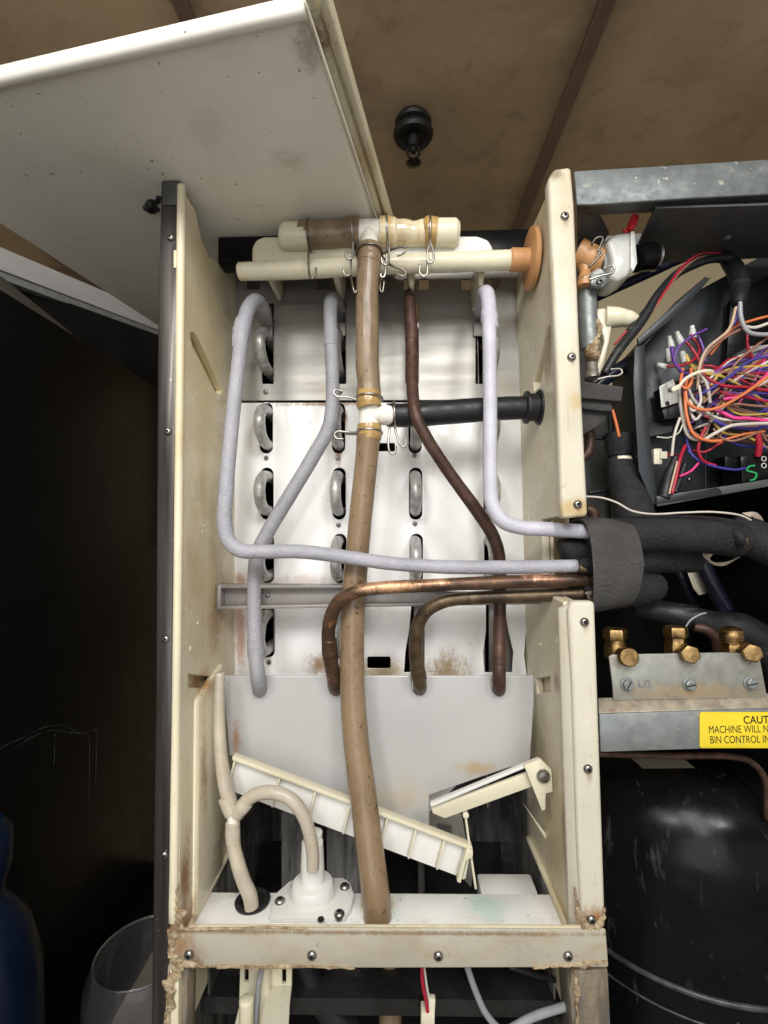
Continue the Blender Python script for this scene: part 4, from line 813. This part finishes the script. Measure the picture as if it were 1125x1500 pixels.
# wires
GW = 'loose coloured wires in the control box'
def wire(color, pts, r, label):
    P = [(x, y, d, r) for x, y, d in pts]
    return tag(tube('loose_wire', P, r, M['wire_' + color], None, seg=8, res=7, rnd=False), label, 'wire', GW)
wire('orange', [(1007, 555, .478), (1004, 570, .474), (1008, 590, .472), (1026, 600, .470), (1050, 598, .468), (1085, 580, .466), (1130, 548, .465)], 2.4, 'orange wire sagging under the tie and rising to the right edge')
wire('orange', [(1012, 540, .476), (1013, 558, .472), (1006, 569, .471), (998, 565, .472), (1000, 540, .476)], 2.3, 'orange wire making a small loop at the cable tie')
wire('orange', [(1003, 575, .474), (1006, 610, .472), (1018, 638, .470), (1040, 646, .469), (1056, 646, .470)], 2.4, 'long orange wire curving down the left of the bundle')
wire('orange', [(1040, 520, .482), (1075, 480, .480), (1100, 470, .478), (1130, 462, .476)], 2.0, 'orange wire crossing high to the right edge')
wire('white', [(1135, 620, .466), (1100, 621, .466), (1070, 624, .467), (1045, 636, .468), (1030, 644, .472), (1010, 640, .476), (998, 600, .480), (995, 570, .482)], 2.6, 'thick white wire crossing low and curling back up to the bundle')
wire('white', [(1130, 614, .474), (1080, 616, .474), (1050, 612, .476), (1020, 590, .480), (1004, 560, .484)], 2.2, 'white wire running just above the thick low one')
wire('white', [(996, 612, .476), (988, 636, .474), (984, 668, .474)], 2.0, 'white wire falling straight to the black sleeve')
wire('white', [(962, 640, .478), (980, 641, .476), (994, 634, .474), (1000, 622, .474)], 1.1, 'short white wire with its loose end pointing left')
wire('white', [(1024, 565, .472), (1026, 590, .471), (1015, 602, .472), (1008, 590, .474)], 2.0, 'white wire looping beside the orange one under the tie')
wire('white', [(1010, 586, .476), (1018, 600, .474), (1026, 606, .474), (1018, 615, .475), (1010, 600, .477)], 1.9, 'white wire in a tight low curl')
wire('white', [(1022, 545, .472), (1034, 560, .472), (1038, 575, .473), (1040, 590, .476)], 2.2, 'white wire hanging just right of the cable tie')
wire('white', [(1090, 478, .478), (1105, 480, .474), (1130, 472, .470)], 2.4, 'white wire bend at the top right of the box')
wire('grey', [(1084, 440, .470), (1086, 468, .470), (1096, 486, .469), (1112, 490, .468), (1135, 489, .468)], 3.2, 'thick grey wire bending down out of the black sleeve')
wire('tan', [(1078, 450, .472), (1068, 482, .472), (1035, 512, .472), (1024, 540, .472), (1022, 570, .476)], 2.2, 'tan wire from the black sleeve down to the tie')
wire('brown', [(1090, 480, .474), (1060, 496, .474), (1034, 520, .474), (1020, 560, .478)], 2.0, 'brown wire just below the tan one')
wire('blue', [(1080, 440, .474), (1079, 466, .474), (1070, 480, .476)], 1.8, 'dark blue wire coming out of the black sleeve')
wire('red', [(1086, 438, .475), (1083, 462, .475), (1080, 475, .476)], 2.0, 'red wire coming out of the black sleeve')
wire('blue', [(1130, 522, .470), (1100, 528, .470), (1070, 550, .471), (1040, 570, .472), (1020, 580, .475)], 1.9, 'blue wire climbing from the bundle to the right edge')
wire('purple', [(1035, 482, .474), (1010, 495, .472), (992, 512, .472), (988, 530, .472), (1000, 545, .474), (1020, 548, .476)], 1.7, 'purple wire arching round the crimp caps')
wire('purple', [(984, 508, .484), (988, 530, .480), (1000, 548, .478), (1006, 570, .480)], 2.6, 'thick purple wire under a crimp cap')
wire('purple', [(1023, 492, .480), (1030, 510, .478), (1034, 530, .478)], 1.8, 'purple wire hanging from the highest crimp cap')
wire('blue', [(1008, 660, .480), (1020, 672, .478), (1042, 682, .477), (1075, 688, .478), (1092, 686, .482)], 2.0, 'blue wire sweeping low to the black block')
wire('blue', [(1008, 630, .482), (1006, 645, .481), (1012, 664, .480)], 2.0, 'short blue wire left of the red strand')
wire('blue', [(1130, 577, .472), (1095, 574, .473), (1060, 566, .474), (1040, 575, .477)], 2.0, 'blue wire lying among the red ones at the right')
wire('blue', [(1045, 615, .476), (1065, 624, .474), (1100, 628, .473), (1130, 624, .473)], 2.2, 'blue wire under the white ones at the right')
wire('red', [(1012, 490, .486), (1025, 512, .482), (1012, 530, .478), (992, 536, .478), (976, 536, .482)], 1.9, 'red wire curling left to the lying crimp cap')
wire('red', [(1130, 573, .470), (1090, 567, .470), (1060, 565, .471), (1038, 555, .473), (1028, 545, .476)], 2.4, 'bright red wire running to the right edge from the tie')
wire('red', [(1130, 590, .474), (1095, 582, .474), (1065, 577, .476), (1040, 565, .480)], 2.0, 'darker red wire just below the bright red one')
wire('red', [(1005, 500, .484), (1020, 520, .480), (1030, 545, .478)], 2.0, 'red wire between two crimp caps')
wire('red', [(1034, 625, .474), (1025, 645, .473), (1023, 662, .474), (1030, 675, .476), (1048, 682, .478)], 2.3, 'red wire strand dropping from the middle of the bundle')
wire('red', [(1072, 640, .476), (1050, 652, .477), (1032, 662, .478), (1015, 660, .48)], 1.8, 'red wire crossing low behind the others')
wire('pink', [(1130, 542, .468), (1112, 560, .468), (1085, 580, .470), (1060, 585, .476)], 2.4, 'pink wire falling from the right edge')
wire('pink', [(1130, 617, .470), (1095, 613, .470), (1075, 612, .471), (1060, 605, .474), (1048, 600, .478)], 2.8, 'bright pink wire above the white ones')
wire('pink', [(1026, 675, .480), (1012, 690, .479), (995, 698, .478)], 1.7, 'thin pink wire pointing at the black sleeve')
wire('yellow', [(1004, 520, .486), (1010, 532, .484), (1022, 545, .482)], 3.2, 'yellow wires under the crimp cap')
wire('yellow', [(1046, 620, .480), (1060, 634, .478), (1090, 638, .478), (1105, 645, .478)], 1.9, 'yellow wire peeking out low in the bundle')
wire('yellow', [(1058, 590, .478), (1080, 606, .478), (1130, 606, .476)], 1.7, 'yellow wire behind the pink one')
wire('brown', [(1130, 596, .470), (1100, 594, .470), (1078, 592, .471), (1062, 596, .476)], 1.9, 'brown wire straight across at the right')
wire('brown', [(1118, 628, .474), (1095, 640, .473), (1070, 646, .473), (1055, 640, .475), (1045, 628, .478)], 1.8, 'brown wire looping low on the right')
wire('brown', [(1030, 590, .476), (1060, 560, .474), (1080, 530, .474), (1130, 490, .474)], 1.9, 'brown wire slanting up behind the blue one')
wire('orange', [(1035, 645, .478), (1060, 644, .475), (1090, 636, .474), (1120, 632, .474)], 1.8, 'short orange wire in the lower right of the bundle')
wire('red', [(1108, 632, .476), (1112, 650, .478), (1110, 668, .482)], 4.5, 'red sleeved wire ending on the black block')
wire('red', [(1094, 490, .48), (1096, 510, .48), (1102, 525, .482)], 2.2, 'red wire above the light grey module')
random.seed(21)
for k in range(44):
    cN = random.choice(['purple', 'red', 'red', 'brown', 'black', 'white', 'red', 'purple', 'blue', 'pink', 'brown', 'black', 'yellow'])
    y0 = 535 + random.random() * 95; x0 = 998 + random.random() * 50; y1 = 500 + random.random() * 165
    wire(cN, [(x0, y0, .494), (x0 + 12 + random.random() * 15, y0 + random.uniform(-14, 16), .488 + random.random() * .006), (x0 + 40 + random.random() * 20, (y0 + y1) / 2 + random.uniform(-14, 14), .488), (1132, y1, .486)], 1.5 + random.random() * .8, 'thin ' + {'purple': 'purple', 'blue': 'blue'}.get(cN, cN) + ' wire in the tangle, ' + ('rising steeply' if y1 < y0 - 30 else 'rising gently' if y1 < y0 else 'falling gently' if y1 < y0 + 30 else 'falling steeply') + ' from ' + ('high' if y0 < 572 else 'midway' if y0 < 595 else 'low') + (' left' if x0 < 1022 else ' right') + ' to the ' + ('upper' if y1 < 545 else 'middle' if y1 < 610 else 'lower') + ' right')
ct = thing('cable_tie', 'white cable tie strapped round the wire bundle', 'cable tie')
tube('tie_strap', [(994, 568, .468), (1003, 556, .466), (1018, 547, .465), (1034, 543, .466), (1044, 544, .468), (1046, 549, .472)], 2.2, M['cream_plug'], ct, seg=8, flat=.4)
slab('tie_head', [(983, 568), (995, 562), (998, 569), (986, 574)], .466, .005, M['cream_plug'], ct, .0006)
bs = thing('black_sleeve', 'split black sleeve with a red wire leaving the box bottom', 'sleeve')
tube('sleeve_body', [(990, 668, .480, 6), (982, 690, .478, 8), (976, 712, .475, 9), (972, 732, .472, 9)], 8, M['rubber'], bs, seg=14)
tube('sleeve_flap', [(1004, 678, .484), (996, 700, .482), (988, 722, .478)], 4, M['rubber'], bs, seg=10)
tube('red_core', [(1004, 652, .480), (996, 672, .474), (990, 700, .470), (984, 724, .468)], 2.6, M['wire_red'], bs, seg=8)
tube('tan_core', [(992, 676, .472), (986, 700, .468), (980, 724, .466)], 1.6, M['wire_tan'], bs, seg=8)
# ---------------------------------------------------------------- cables, valve
hs = thing('black_harness', 'thick black wire harness coming over the back of the control box', 'harness')
tube('main_sleeve', [(1062, 376, .51, 9), (1075, 392, .50, 12), (1083, 412, .49, 13), (1083, 436, .475, 11), (1082, 446, .472, 9)], 12, M['rubber'], hs, seg=16, bump=.1)
tube('left_branch', [(1070, 378, .50, 7), (1040, 380, .49, 6), (1000, 395, .48, 6), (965, 430, .47, 6), (940, 470, .465, 7), (905, 515, .46, 7), (885, 548, .46, 6)], 6, M['rubber'], hs, seg=14, res=8)
tube('upper_branch', [(1068, 374, .505, 5), (1030, 385, .49, 4), (985, 408, .482, 4), (950, 450, .475, 4), (920, 485, .47, 4)], 4, M['rubber'], hs, seg=12, res=8)
for k, off in enumerate((0, 5)):
    tag(tube('harness_wire', [(1056, 371 + off, .50), (1025, 372 + off, .482), (998, 392 + off, .474), (975, 425 + off, .468), (950, 458 + off, .466), (925, 478 + off * 1.4, .47), (900, 505 + off, .472)], 1.6 - k * .3, M['wire_brown' if k else 'wire_red'], None, seg=8), ('thin dull red wire running along the upper edge of the black harness', 'thin brown wire running along the black harness')[k], 'wire')
tag(tube('blue_black_hose', [(1035, 368, .53, 7), (1000, 378, .53, 7), (960, 396, .53, 7), (920, 414, .525, 7), (870, 436, .52, 8), (850, 446, .52, 8)], 7, M['navyblack'], None, seg=16), 'shiny blue black hose crossing behind the valve', 'hose')
tag(tube('dark_hose', [(940, 520, .50, 9), (915, 535, .50, 9), (885, 556, .50, 10), (862, 575, .50, 10)], 9, M['navyblack'], None, seg=16), 'shiny dark hose stub passing behind the corroded pipe end', 'hose')
va = thing('dump_valve', 'milky plastic water valve with black coil and red leads', 'valve')
bm = bmesh.new()
tube('inlet_barrel', [(862, 392, .478, 20), (880, 385, .476, 23), (896, 378, .474, 26), (906, 374, .472, 27)], 24, M['clear'], va, seg=24)
slab('valve_body', [(889, 352), (905, 340), (926, 338), (931, 350), (933, 388), (920, 404), (906, 412), (893, 408), (898, 380)], .452, .034, M['clear'], va, .004, 3)
slab('body_flange', [(924, 338), (930, 338), (934, 385), (928, 398), (924, 392)], .449, .038, M['clear'], va, .001)
tube('black_coil', [(930, 380, .470, 19), (944, 377, .472, 19), (957, 376, .474, 19)], 19, M['blackm'], va, seg=24)
tube('coil_end', [(956, 376, .474, 20), (960, 376, .4745, 20)], 20, M['stain_steel'], va, seg=24)
tube('lower_port', [(880, 400, .462, 9), (868, 410, .462, 10)], 10, M['clear'], va, seg=16)
slab('mount_ear', [(866, 402), (890, 398), (894, 412), (884, 420), (866, 418)], .455, .006, M['galv'], va, .001)
inst('screw', SCREW, W(878, 413, .4545), (0, 0, 0), va, .85)
rc = thing('red_connector', 'red plastic crimp connector with a white wire on top of the valve', 'connector')
tube('connector_body', [(922, 338, .455, 5), (926, 328, .455, 6.5), (932, 316, .455, 6)], 6, M['red_plastic'], rc, seg=10, bump=.3, bf=150)
tube('small_tab', [(915, 336, .456, 4), (918, 342, .456, 3)], 4, M['red_plastic'], rc, seg=8)
tube('white_wire', [(931, 318, .456), (940, 307, .458), (952, 299, .462), (962, 294, .468)], 1.7, M['wire_white'], rc, seg=8)
tc = thing('tan_coupling', 'tan plastic elbow coupling squeezed behind the right flange', 'coupling')
tube('coupling_body', [(846, 372, .470, 22), (858, 376, .468, 20), (872, 382, .466, 19), (882, 384, .465, 16)], 20, M['tan'], tc, seg=24)
tube('coupling_neck', [(856, 385, .468, 12), (857, 400, .466, 8), (856, 412, .465, 11), (856, 420, .465, 11)], 10, M['tan'], tc, seg=20)
clamp('dull clamp looping up above the tan coupling', (874, 384, .468), (1, .1, .2), 18, [[(866, 360, .450), (872, 350, .447), (878, 347, .446), (883, 349, .446), (880, 358, .448), (876, 370, .450)], [(862, 392, .450), (876, 378, .447), (882, 372, .446), (880, 368, .446), (874, 378, .448)]], 'darkwire')
clamp('bright clamp under the milky valve, straight arm with a hook', (857, 412, .466), (0, .1, 1), 11.5, [[(862, 410, .450), (880, 404, .447), (896, 400, .446), (900, 394, .446), (897, 389, .446), (884, 393, .446)]], 'wire')
gp = thing('corroded_pipe', 'grey standing pipe with a crusty corroded lower end behind the flange', 'pipe')
tube('pipe_body', [(859, 416, .475, 14), (860, 450, .475, 14), (862, 490, .475, 14), (864, 512, .475, 13)], 14, M['galv'], gp, seg=24, rnd=True)
tube('crusty_end', [(868, 490, .472, 6), (868, 505, .471, 9), (867, 520, .471, 11), (868, 528, .472, 6)], 9, M['sealant'], gp, seg=16, bump=.5, bf=200)
tube('lower_stub', [(866, 520, .475, 8), (867, 545, .475, 8), (868, 556, .475, 11)], 8, M['smear'], gp, seg=16, bump=.3, bf=150)
tube('side_crust', [(876, 468, .468, 3), (878, 482, .467, 4.5), (876, 496, .468, 3)], 4, M['sealant'], gp, seg=10, bump=.6, bf=220)
fu = thing('cream_pressure_bulb', 'cream plastic air chamber sticking out right of the corroded pipe', 'fitting')
tube('cone', [(886, 466, .480, 17), (900, 465, .478, 15), (920, 467, .476, 12), (934, 470, .475, 8)], 14, M['wtube'], fu, seg=24)
slab('web', [(872, 452), (892, 450), (898, 470), (893, 500), (884, 536), (876, 560), (868, 556), (886, 500), (880, 480)], .476, .010, M['wtube'], fu, .002)
clamp('bright clamp at the foot of the corroded pipe, hooked right', (868, 554, .474), (0, .1, 1), 10, [[(874, 556, .462), (890, 552, .459), (906, 550, .458), (911, 546, .458), (909, 541, .458), (894, 541, .458)]], 'wire')
fbk = thing('foam_block', 'dark grey foam block wedged behind the upper right flange', 'foam block')
slab('upper_slab', [(850, 558), (914, 566), (911, 588), (850, 583)], .462, .04, M['foamgrey'], fbk, .0015)
slab('lower_slab', [(850, 583), (896, 588), (898, 603), (880, 602), (850, 598)], .468, .03, M['foamgrey'], fbk, .0015)
slab('foam_tail', [(850, 598), (896, 602), (884, 620), (872, 628), (850, 640)], .475, .02, M['foamgrey'], fbk, .003)
tag(tube('orange_strip', [(897, 600, .474), (903, 622, .474), (907, 640, .474)], 2.2, M['wire_orange'], None, seg=8), 'two-strand orange wire going down into the foam tube', 'wire')
# ---------------------------------------------------------------- foam tubes
ft = thing('foam_tube', 'standing black foam insulated tube with a wider cap, left of the control box', 'foam tube')
tube('tube_body', [(906, 670, .50, 17), (914, 700, .495, 23), (925, 735, .485, 27), (935, 780, .475, 28)], 24, M['foam'], ft, seg=28, res=8, bump=.03)
tube('foam_cap', [(907, 636, .50, 20), (906, 650, .50, 19), (908, 668, .50, 16)], 20, M['foam'], ft, seg=24, bump=.05)
tube('white_ring', [(911, 669, .495, 13), (911, 674, .495, 14)], 14, M['cream_plug'], ft, seg=20)
GF = None
f1 = thing('foam_tube', 'big black foam tube running right from the strap, torn open at its far end', 'foam tube')
tube('tube_body', [(858, 790, .455, 22), (900, 785, .452, 26), (950, 782, .450, 26), (1010, 782, .450, 27), (1060, 786, .452, 27), (1082, 792, .455, 25)], 26, M['foam'], f1, seg=32, res=8, bump=.025)
tube('elbow_piece', [(1072, 782, .466, 24), (1092, 784, .462, 27), (1115, 794, .458, 28), (1150, 810, .45, 28)], 28, M['foam'], f1, seg=32, res=8, bump=.05)
tube('torn_gap', [(1066, 772, .444, 3), (1076, 778, .437, 6), (1084, 792, .435, 8), (1082, 804, .44, 4)], 6, M['hole'], f1, seg=12, bump=.5, bf=150)
tube('torn_fluff', [(1086, 790, .434, 1.5), (1092, 792, .432, 4), (1090, 800, .434, 3)], 3, M['olive'], f1, seg=10, bump=.8, bf=260)
f2 = thing('foam_tube', 'second black foam tube below the big one, fading into shade', 'foam tube')
tube('tube_body', [(880, 815, .475, 24), (940, 815, .472, 26), (985, 815, .475, 24), (1012, 822, .48, 18), (1020, 830, .485, 10)], 24, M['foam'], f2, seg=28, res=8, bump=.04)
f3 = thing('foam_tube', 'stubby black foam tube low behind the strap', 'foam tube')
tube('tube_body', [(880, 868, .475, 26), (925, 862, .472, 26), (955, 860, .475, 22), (962, 862, .48, 12)], 24, M['foam'], f3, seg=28, res=8, bump=.05)
f4 = thing('foam_tube', 'frayed black foam end over the pipes just left of the strap', 'foam tube')
tube('upper_end', [(820, 806, .462, 12), (824, 805, .462, 16), (845, 808, .462, 18), (880, 810, .462, 20)], 18, M['foam'], f4, seg=24, bump=.10, bf=110)
tube('white_end', [(846, 829, .450, 12), (870, 829, .450, 13), (890, 828, .452, 15)], 15, M['foam'], f4, seg=20, bump=.15, bf=140)
tube('copper_end', [(853, 866, .456, 12), (862, 866, .456, 16), (890, 866, .458, 18)], 16, M['foam'], f4, seg=20, bump=.2, bf=140)
tube('frayed_scrap', [(857, 868, .441, 2), (863, 872, .440, 5), (866, 880, .442, 3)], 4, M['smear'], f4, seg=10, bump=1.0, bf=260)
tube('frayed_scrap', [(850, 828, .436, 1.5), (853, 834, .436, 3), (860, 836, .438, 2)], 3, M['olive'], f4, seg=10, bump=1.0, bf=260)
st_ = thing('foam_strap', 'wide dark grey foam strap wrapped round the insulated pipes', 'strap')
def strap(bm):
    # closed band round the bundle: cross-section in the y-z plane, extruded along x with a slight lean
    n = 40; secs = []
    for s in range(9):
        u_ = s / 8; px = 866 + u_ * 66
        ctop = 757 + (abs(u_ - .45)) * 6 - 2 + u_ * 2; cbot = 906 - 12 * u_
        lean = 10 * math.sin(math.pi * .5)
        ring_o = []
        for k in range(n):
            a = 2 * math.pi * k / n; ca, sa = math.cos(a), math.sin(a)
            zz = math.copysign(abs(ca) ** .7, ca); yy = math.copysign(abs(sa) ** .75, sa)
            py = (ctop + cbot) / 2 - zz * (cbot - ctop) / 2; d = .460 - yy * .036
            q = W(px + (4 * zz * (0 if u_ > .5 else -1) + 8 * (1 - abs(zz)) * (1 if u_ > .5 else .0)), py, .43)
            edge = 1 - .04 * (abs(2 * u_ - 1) ** 6)
            v_ = Vector((q.x, .462 + (d - .462) * edge, q.z)); v_ += Vector((0, -1, 0)) * .001 * noise.noise(v_ * 60)
            ring_o.append(v_)
        secs.append(ring_o)
    V = [[bm.verts.new(p_) for p_ in r_] for r_ in secs]
    for A_, B_ in zip(V, V[1:]):
        for k in range(n): bm.faces.new((A_[k], A_[(k + 1) % n], B_[(k + 1) % n], B_[k]))
    bmesh.ops.recalc_face_normals(bm, faces=bm.faces)
    r_ = bmesh.ops.solidify(bm, geom=list(bm.faces), thickness=.0025)
merge('strap_band', strap, M['foamgrey'], st_)
wl = thing('sensor_wire', 'thin cream sensor wire wandering above the foam tube into a coil', 'wire')
tube('wire_run', [(850, 727, .45), (880, 729, .448), (903, 736, .445), (925, 748, .440), (955, 753, .438), (1000, 751, .434), (1045, 750, .430), (1085, 755, .428), (1100, 762, .43)], 1.5, M['wire_white'], wl, seg=8, res=8)
for k in range(6):
    o2 = k * 3.2
    tube('coil_loop', [(1088 + k * 2, 752 + k, .47), (1108 - k, 752 + o2 * .3, .475), (1118 - k * 2, 768 + o2 * .4, .48), (1100 - k * 2, 800 + o2 * .3, .482), (1075 - k * 3, 820 + o2 * .5, .48), (1045 - k * 1.5, 824 - o2 * .2, .475), (1030 + k * 3, 812 - o2 * .2, .472), (1034 + k * 3, 800 - k, .48)], 1.0, M['wire_tan' if k % 2 else 'wire_white'], wl, seg=6, res=6)
tag(tube('black_tube', [(1020, 806, .55, 11), (1040, 850, .55, 11), (1064, 896, .55, 11)], 11, M['navyblack'], None, seg=20), 'shiny black tube slanting down right behind the wire coil', 'tube')
tag(tube('black_tube', [(995, 838, .58, 5), (1015, 880, .58, 5), (1024, 900, .58, 5)], 5, M['navyblack'], None, seg=14), 'thin black tube left of the yellowish tag', 'tube')
tag(slab('yellowish_tag', [(1007, 838), (1018, 834), (1030, 850), (1034, 870), (1024, 872), (1016, 862)], .56, .001, M['cream_plug'], None, .0003), 'small yellowish tag hanging between two black tubes', 'tag')
tag(tube('lower_black_tube', [(930, 892, .52, 14), (960, 896, .51, 16), (1000, 902, .50, 17), (1040, 915, .50, 20), (1090, 925, .50, 24), (1130, 960, .50, 26), (1160, 1020, .50, 26)], 18, M['rubber'], None, seg=24, bump=.04), 'fat black tube bending down to the right above the brass valves', 'tube')
tag(tube('thin_white_wire', [(1004, 930, .478), (1004, 920, .474), (1012, 908, .472), (1026, 900, .472), (1034, 898, .474)], 1.3, M['wire_grey'], None, seg=8), 'thin pale wire curling over the fat black tube', 'wire')
tag(tube('copper_elbow', [(1016, 918, .485, 6), (1034, 922, .482, 7), (1048, 934, .480, 7), (1053, 955, .480, 7)], 7, M['brownpipe'], None, seg=16), 'dull copper elbow dipping behind the valve bracket', 'pipe')
tag(tube('brown_loop', [(858, 745, .50, 7), (868, 750, .50, 8), (872, 770, .50, 8)], 8, M['brownpipe'], None, seg=14), 'brown pipe bend peeping out beside the upper flange bottom', 'pipe')
tag(tube('brown_loop', [(850, 612, .50, 6), (862, 630, .50, 8), (862, 660, .50, 7), (850, 675, .50, 6)], 8, M['brownpipe'], None, seg=14), 'dark brown pipe bend beside the middle of the upper flange', 'pipe')
for yy in (640, 652 + 70):
    tag(tube('dark_line', [(862, yy, .51), (890, yy + (2 if yy < 700 else -4), .51), (905, yy - (6 if yy > 700 else 2), .51)], 3, M['rubber'], None, seg=10), ('thin dark tube running into the foam cap' if yy < 700 else 'thin dark tube running into the standing foam tube low down'), 'tube')
# ---------------------------------------------------------------- valve bracket and brass valves
br = thing('valve_bracket', 'limescaled galvanised bracket stamped LO holding three brass valves', 'bracket')
slab('bracket_plate', [(892, 962), (897, 959), (1060, 956), (1112, 958), (1124, 1022), (899, 1026), (897, 1000)], .432, .002, M['galvstain'], br, .0005)
text('stamped_letters', 'L0', W(934, 1007, .4318), .0088, M['galv'], br, ext=.00025, xs=1.3)
for x, y in ((918, 1002), (1009, 1002), (1098, 1000)):
    cN = W(x, y, .4318)
    lathe('bolt_head', cN, (0, -1, 0), [(0, .0057), (.0012, .0056), (.0015, .0048)], M['galv'], br, 24)
    lathe('bolt_hex', cN + Vector((0, -.0012, 0)), (.03, -1, .02), [(0, .0048), (.0032, .0046), (.0036, .004)], M['galv'], br, 6)
    sl = Vector((.5, 0, .87)) if x < 1000 else Vector((.98, 0, .2)); nn = Vector((-sl.z, 0, sl.x)) * .0005; cc = cN + Vector((0, -.00495, 0))
    prism('bolt_slot', [cc - sl * .0037 - nn, cc + sl * .0037 - nn, cc + sl * .0037 + nn, cc - sl * .0037 + nn], (0, .0006, 0), M['hole'], br, 0)
GV = 'brass service valves on the bracket'
for k, (x, y, x2, y2) in enumerate(((902, 945, 923, 963), (991, 942, 1013, 959), (1073, 944, 1104, 957))):
    vv = thing('brass_valve', ('leftmost brass valve on the bracket, over the letters LO', 'middle brass valve on the bracket with a square edged cap', 'rightmost brass valve on the bracket with a ridged cap')[k], 'valve', GV)
    b0 = W(x, y + 18, .449); ax = Vector((0, 0, 1))
    lathe('valve_stem', b0, ax, [(0, .0095), (.010, .0095), (.012, .0082), (.018, .0082)], M['brass'], vv, 6 if k else 20)
    if k < 2: lathe('hex_cap', b0 + ax * .016, ax, [(0, .0095), (.001, .0102), (.008, .0102), (.0095, .009)], M['brass'], vv, 6)
    else: lathe('ridged_cap', b0 + ax * .013, ax, [(0, .0098), (.002, .0098), (.0025, .0092), (.004, .0092), (.0045, .0098), (.007, .0098), (.008, .0092), (.011, .0088), (.013, .006)], M['brass'], vv, 28)
    q0 = W(x2 - 15, y2 - 4, .450); q1 = W(x2, y2, .422); a_ = (q1 - q0)
    lathe('side_spindle', q0, a_, [(0, .0078), (a_.length * .45, .0078), (a_.length * .5, .0072)], M['brass'], vv, 6)
    lathe('spindle_cap', q0 + a_ * .45, a_, [(0, .0075), (.0005, .0082), (a_.length * .45, .0082), (a_.length * .5, .0072), (a_.length * .51, .003 if k == 0 else .006)], M['brass'], vv, 6 if k else 14)
# ---------------------------------------------------------------- lower beam, sticker
lb = thing('lower_beam', 'galvanised lower beam with a rusty top edge and a yellow caution sticker', 'beam')
slab('beam_face', [(878, 1046), (1240, 1034), (1240, 1092), (1100, 1095), (880, 1102)], .4215, .003, M['galv'], lb, .001)
prism('beam_top', [W(877, 1044, .4235), W(1240, 1032, .4235), W(1240, 1012, .436), W(876, 1022, .436)], (0, 0, -.002), M['galvrust'], lb, .0006)
stk = slab('caution_sticker', rrect(1025, 1043, 1260, 1096, 4), .4208, .0005, M['yellow'], lb, .0001)
stk.data.transform(Matrix.Translation(Vector((0, 0, 0))))
text('caution_title', 'CAUTION', W(1089, 1060, .4207), .0088, M['ink'], stk, ext=.00005, xs=.88, rot=.012, bold=.00012)
text('caution_text', 'MACHINE WILL NOT', W(1038, 1074, .4207), .0086, M['ink'], stk, ext=.00005, xs=.71, rot=.012, bold=0)
text('caution_text', 'BIN CONTROL INS', W(1040, 1089, .4207), .0086, M['ink'], stk, ext=.00005, xs=.71, rot=.012, bold=0)
tag(tube('brown_line', [(876, 1104, .44), (980, 1107, .445), (1070, 1108, .45), (1100, 1116, .455), (1120, 1140, .46), (1124, 1200, .47)], 4.5, M['brownpipe'], None, seg=12), 'dark copper line running along under the lower beam', 'pipe')
# ---------------------------------------------------------------- compressor
cp = thing('compressor', 'big gloss black compressor dome with a raised weld seam', 'compressor')
co = R3(.322, .600, -.62)
lathe('shell', co, (0, 0, 1), [(0, .14), (.02, .147), (.165, .147), (.168, .1475), (.31, .144), (.345, .136), (.370, .115), (.384, .075), (.390, .03), (.391, .001)], M['gloss'], cp, 72)
torus('weld_seam', co + Vector((0, 0, .2075)), (0, 0, 1), .1465, .0028, M['seamm'], cp, seg=96, ms=10)
torus('weld_seam', co + Vector((0, 0, .185)), (0, 0, 1), .1475, .0012, M['seamm'], cp, seg=96, ms=8)
tag(slab('faded_sticker', [(925, 1111), (1002, 1111), (1018, 1125), (942, 1126)], .47, .0006, M['dim'], None, .0001), 'dim faded sticker in the shade under the lower beam', 'sticker')
# ================================================================== ORIGINS
def finish():
    bpy.context.view_layer.update()
    for o in [o for o in S.objects if o.parent is None and o.type in ('MESH', 'EMPTY')]:
        tree = [o]; i = 0
        while i < len(tree): tree += list(tree[i].children); i += 1
        ms = [t for t in tree if t.type == 'MESH' and not t.get('_inst')]
        if not ms: continue
        lo = Vector((1e9,) * 3); hi = -lo
        for t in ms:
            for vv in t.data.vertices:
                for k in range(3): lo[k] = min(lo[k], vv.co[k]); hi[k] = max(hi[k], vv.co[k])
        b = Vector(((lo.x + hi.x) / 2, (lo.y + hi.y) / 2, lo.z)); T = Matrix.Translation(-b); seen = set()
        for t in ms:
            if t.data.name in seen: continue
            seen.add(t.data.name); t.data.transform(T)
        for t in tree:
            if t.get('_inst'): t.location = t.location - b; del t['_inst']
        o.location = b
names = {}
for o in S.objects:
    if o.parent is None and o.get('category') and not o.get('group'): names.setdefault(o.name.split('.')[0], []).append(o)
for k, v_ in names.items():
    if len(v_) > 1:
        for o in v_: o['group'] = k.replace('_', ' ') + 's'
finish()
